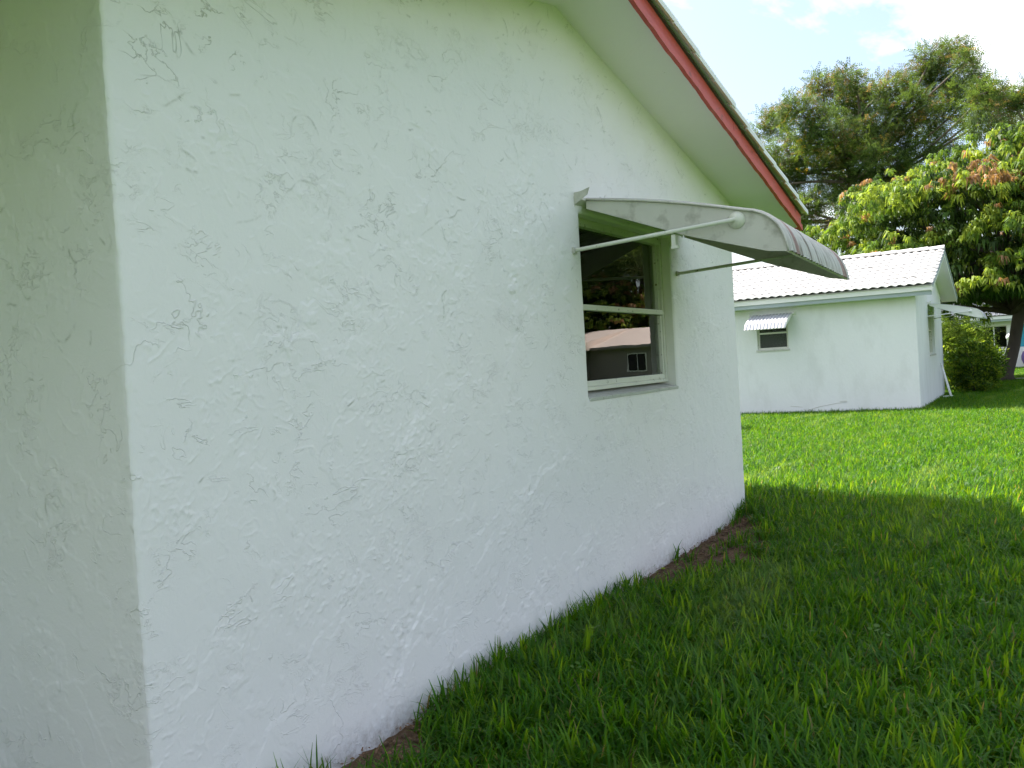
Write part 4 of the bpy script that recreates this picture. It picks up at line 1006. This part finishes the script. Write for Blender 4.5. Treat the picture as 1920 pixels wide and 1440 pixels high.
# ------------------------------------------------------------------ lawn
def tuft(name, rng, n, R, lmin, lmax, w, seg=3, lean=(0.15, 0.9)):
    V = []; F = []; C = []
    for k in range(n):
        a = rng.uniform(0, 6.28); r_ = R * math.sqrt(rng.random()); p = np.array([r_ * math.cos(a), r_ * math.sin(a), -0.006]); az = rng.uniform(0, 6.28)
        d = np.array([math.cos(az), math.sin(az), 0]); s = np.array([-math.sin(az), math.cos(az), 0]); l = rng.uniform(lmin, lmax); th = rng.uniform(*lean); ww = w * rng.uniform(0.7, 1.25)
        cb_ = rng.uniform(0.75, 1.2); kind = rng.random()
        c = np.array([0.032, 0.126, 0.004]) if kind < 0.74 else (np.array([0.072, 0.185, 0.010]) if kind < 0.975 else np.array([0.115, 0.135, 0.06]))
        b = len(V); q = p.copy(); ang_ = math.pi / 2 - th * 0.45
        for i in range(seg + 1):
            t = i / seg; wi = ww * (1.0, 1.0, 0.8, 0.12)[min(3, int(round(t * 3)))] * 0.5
            V += [q - s * wi, q + s * wi]; sh = 0.8 + 0.25 * t; C += [c * cb_ * sh] * 2  # blade tint darkens toward the root, shade put into the colour
            q = q + (d * math.cos(ang_) + np.array([0, 0, math.sin(ang_)])) * l / seg; ang_ -= th * 0.75
        for i in range(seg): F.append((b + 2 * i, b + 2 * i + 1, b + 2 * i + 3, b + 2 * i + 2))
    me = bpy.data.meshes.new(name); me.from_pydata(np.array(V).tolist(), [], F); me.update()
    ca = me.color_attributes.new('tint', 'FLOAT_COLOR', 'POINT'); c4 = np.ones((len(V), 4), np.float32); c4[:, :3] = np.array(C); ca.data.foreach_set('color', c4.ravel())
    me.polygons.foreach_set('use_smooth', [True] * len(F)); me.materials.append(M['grass'])
    return bpy.data.objects.new(name, me)

def lawn(name, label, xs, ys, density_fn, tufts, dens, seed, smin, smax):
    X, Y = np.meshgrid(xs, ys); Z = ground_z(X, Y); V = np.stack([X, Y, Z], -1).reshape(-1, 3); h, w = X.shape; i = np.arange(h * w).reshape(h, w)
    F = np.stack([i[:-1, :-1], i[:-1, 1:], i[1:, 1:], i[1:, :-1]], -1).reshape(-1, 4)
    D = density_fn(X, Y).ravel(); keep = D[F].max(axis=1) > 0.01; F = F[keep]
    o = fast_mesh(name, V, F, M['grass'], attr=('dens', D))
    col = bpy.data.collections.new(name + '_tufts')
    for t in tufts: col.objects.link(t)
    ng = bpy.data.node_groups.new(name + '_scatter', 'GeometryNodeTree')
    ng.interface.new_socket('Geometry', in_out='INPUT', socket_type='NodeSocketGeometry'); ng.interface.new_socket('Geometry', in_out='OUTPUT', socket_type='NodeSocketGeometry')
    N = ng.nodes; L = ng.links
    gi = N.new('NodeGroupInput'); go = N.new('NodeGroupOutput')
    dp = N.new('GeometryNodeDistributePointsOnFaces'); dp.inputs['Seed'].default_value = seed
    na = N.new('GeometryNodeInputNamedAttribute'); na.data_type = 'FLOAT'; na.inputs['Name'].default_value = 'dens'
    mu = N.new('ShaderNodeMath'); mu.operation = 'MULTIPLY'; mu.inputs[1].default_value = dens
    L.new(na.outputs['Attribute'], mu.inputs[0]); L.new(mu.outputs[0], dp.inputs['Density']); L.new(gi.outputs[0], dp.inputs['Mesh'])
    ci = N.new('GeometryNodeCollectionInfo'); ci.inputs['Collection'].default_value = col; ci.inputs['Separate Children'].default_value = True; ci.inputs['Reset Children'].default_value = True
    ip = N.new('GeometryNodeInstanceOnPoints'); ip.inputs['Pick Instance'].default_value = True
    rv_ = N.new('FunctionNodeRandomValue'); rv_.data_type = 'FLOAT_VECTOR'; rv_.inputs[0].default_value = (-0.12, -0.12, 0); rv_.inputs[1].default_value = (0.12, 0.12, 6.283)
    rs = N.new('FunctionNodeRandomValue'); rs.data_type = 'FLOAT'; rs.inputs[2].default_value = smin; rs.inputs[3].default_value = smax; rs.inputs['Seed'].default_value = 5
    L.new(dp.outputs['Points'], ip.inputs['Points']); L.new(ci.outputs[0], ip.inputs['Instance']); L.new(rv_.outputs[0], ip.inputs['Rotation']); L.new(rs.outputs[1], ip.inputs['Scale'])
    L.new(ip.outputs[0], go.inputs[0])
    md = o.modifiers.new('scatter', 'NODES'); md.node_group = ng
    return meta(o, label, 'grass', kind='stuff')
gr = np.random.default_rng(77)
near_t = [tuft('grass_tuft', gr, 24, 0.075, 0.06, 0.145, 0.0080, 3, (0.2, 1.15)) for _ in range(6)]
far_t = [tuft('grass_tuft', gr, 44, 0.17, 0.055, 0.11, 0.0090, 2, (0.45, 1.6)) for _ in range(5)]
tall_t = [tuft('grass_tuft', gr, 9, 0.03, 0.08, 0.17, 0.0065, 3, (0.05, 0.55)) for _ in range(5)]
def d_near(X, Y):
    s = 1 - 0.95 * soil_mask(X, Y); s = s * (X > WX + 0.02) + 0.0; s[(X <= WX + 0.02) & (Y < Y1 + 0.03)] = 0; s[(X <= WX + 0.02) & (Y >= Y1 + 0.03)] = 1
    p = 0.75 + 0.35 * np.sin(X * 3.1 + 1.3 * np.sin(Y * 1.7)) * np.sin(Y * 2.3 + X); return s * np.clip(p, 0.35, 1.1)
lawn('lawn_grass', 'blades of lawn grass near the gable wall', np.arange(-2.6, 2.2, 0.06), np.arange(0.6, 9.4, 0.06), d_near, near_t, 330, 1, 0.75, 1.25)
def d_edge(X, Y):
    s = np.exp(-((X - WX - 0.05) / 0.045) ** 2) * (Y < Y1 - 0.02) * (0.18 + 1.0 * np.clip(np.sin(Y * 6.5) + 0.55 * np.sin(Y * 15.1 + 1), 0, 1.3) ** 1.5) * (1 - 0.93 * ((Y > 5.0) & (Y < 6.75)))
    return s * (X > WX + 0.012)
lawn('wall_grass', 'tall grass blades standing against the foot of the gable wall', np.arange(WX + 0.015, -1.85, 0.02), np.arange(1.0, Y1, 0.04), d_edge, tall_t, 260, 3, 0.6, 1.25)
def d_far(X, Y):
    s = np.ones_like(X); s[(X < HX + 0.03) & (Y > H0 - 0.03) & (Y < H1 + 0.05)] = 0; s[(Y > 33.05) & (Y < 34.05) & (X > -0.9)] = 0; s[(X < WX + 0.06) & (Y < Y1 + 0.06)] = 0
    s[(X > -2.6) & (X < 2.14) & (Y < 9.36)] = 0; s[(Y > FY - 0.1)] = 0
    return s * np.clip(1.15 - Y / 60, 0.4, 1)
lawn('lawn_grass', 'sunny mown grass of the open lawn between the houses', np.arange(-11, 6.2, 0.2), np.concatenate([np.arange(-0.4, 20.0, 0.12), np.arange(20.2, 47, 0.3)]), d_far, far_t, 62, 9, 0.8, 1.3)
def weed(name, rng):
    V = []; F = []; C = []
    for k in range(7):
        az = rng.uniform(0, 6.28); r_ = rng.uniform(0.01, 0.05); c = np.array([r_ * math.cos(az), r_ * math.sin(az), rng.uniform(0.06, 0.12)]); R_ = rng.uniform(0.006, 0.012); tl = rng.normal(0, 0.25, 2); b_ = len(V)
        for q in range(8):
            a = q * math.pi / 4; V.append(c + np.array([R_ * math.cos(a), R_ * math.sin(a) * 0.8, R_ * (tl[0] * math.cos(a) + tl[1] * math.sin(a))])); C.append(np.array([0.075, 0.17, 0.03]) * rng.uniform(0.8, 1.2))
        F.append(tuple(range(b_, b_ + 8)))
        b_ = len(V); V += [np.array([0.002, 0, 0]), np.array([-0.002, 0, 0]), c]; C += [np.array([0.06, 0.12, 0.02])] * 3; F.append((b_, b_ + 1, b_ + 2))
    me = bpy.data.meshes.new(name); me.from_pydata([tuple(q) for q in V], [], F); me.update()
    ca = me.color_attributes.new('tint', 'FLOAT_COLOR', 'POINT'); c4 = np.ones((len(V), 4), np.float32); c4[:, :3] = np.array(C); ca.data.foreach_set('color', c4.ravel()); me.materials.append(M['grass'])
    return bpy.data.objects.new(name, me)
lawn('weeds', 'small round-leaved weeds dotted through the shaded grass', np.arange(-2.0, 2.0, 0.2), np.arange(1.0, 9.2, 0.2), lambda X, Y: np.clip(np.sin(X * 5) * np.sin(Y * 3.3) + 0.3, 0, 1), [weed('weed_clump', gr) for _ in range(3)], 6, 13, 0.7, 1.2)
# bits of dry litter on the bare soil
lv = []; lf = []; lr = np.random.default_rng(8); cnt = 0
for k in range(2600):
    y = lr.uniform(2.2, 7.3); x = WX + abs(lr.normal(0.02, 0.22))
    if soil_mask(x, y) < 0.5: continue
    a = lr.uniform(0, 6.28); l = lr.uniform(0.006, 0.028); w = l * lr.uniform(0.15, 0.5); z = float(ground_z(x, y)) + lr.uniform(0.0, 0.012); d = np.array([math.cos(a), math.sin(a), lr.normal(0, 0.3)]); s = np.array([-math.sin(a), math.cos(a), lr.normal(0, 0.3)])
    p = np.array([x, y, z + 0.003]); b_ = len(lv); lv += [p - d * l / 2, p + s * w / 2 + [0, 0, 0.002], p + d * l / 2, p - s * w / 2]; lf.append((b_, b_ + 1, b_ + 2, b_ + 3))
cm = MB(); cr_ = np.random.default_rng(18)
for k in range(900):
    y = cr_.uniform(2.1, 7.3); x = WX + abs(cr_.normal(0.0, 0.22)) + 0.01
    if soil_mask(x, y) < 0.6: continue
    r_ = cr_.uniform(0.004, 0.016); cm.ellipsoid((x, y, float(ground_z(x, y)) - 0.002), (r_, r_ * cr_.uniform(0.6, 1.2), r_ * cr_.uniform(0.5, 0.8)), 6, 4)
meta(cm.obj('soil_clods', M['clod']), 'small clods of brown earth on the bare soil by the wall', 'soil', kind='stuff')
meta(mk('leaf_litter', lv, lf, M['litter']), 'dry brown litter scattered on the bare soil by the wall', 'litter', kind='stuff')
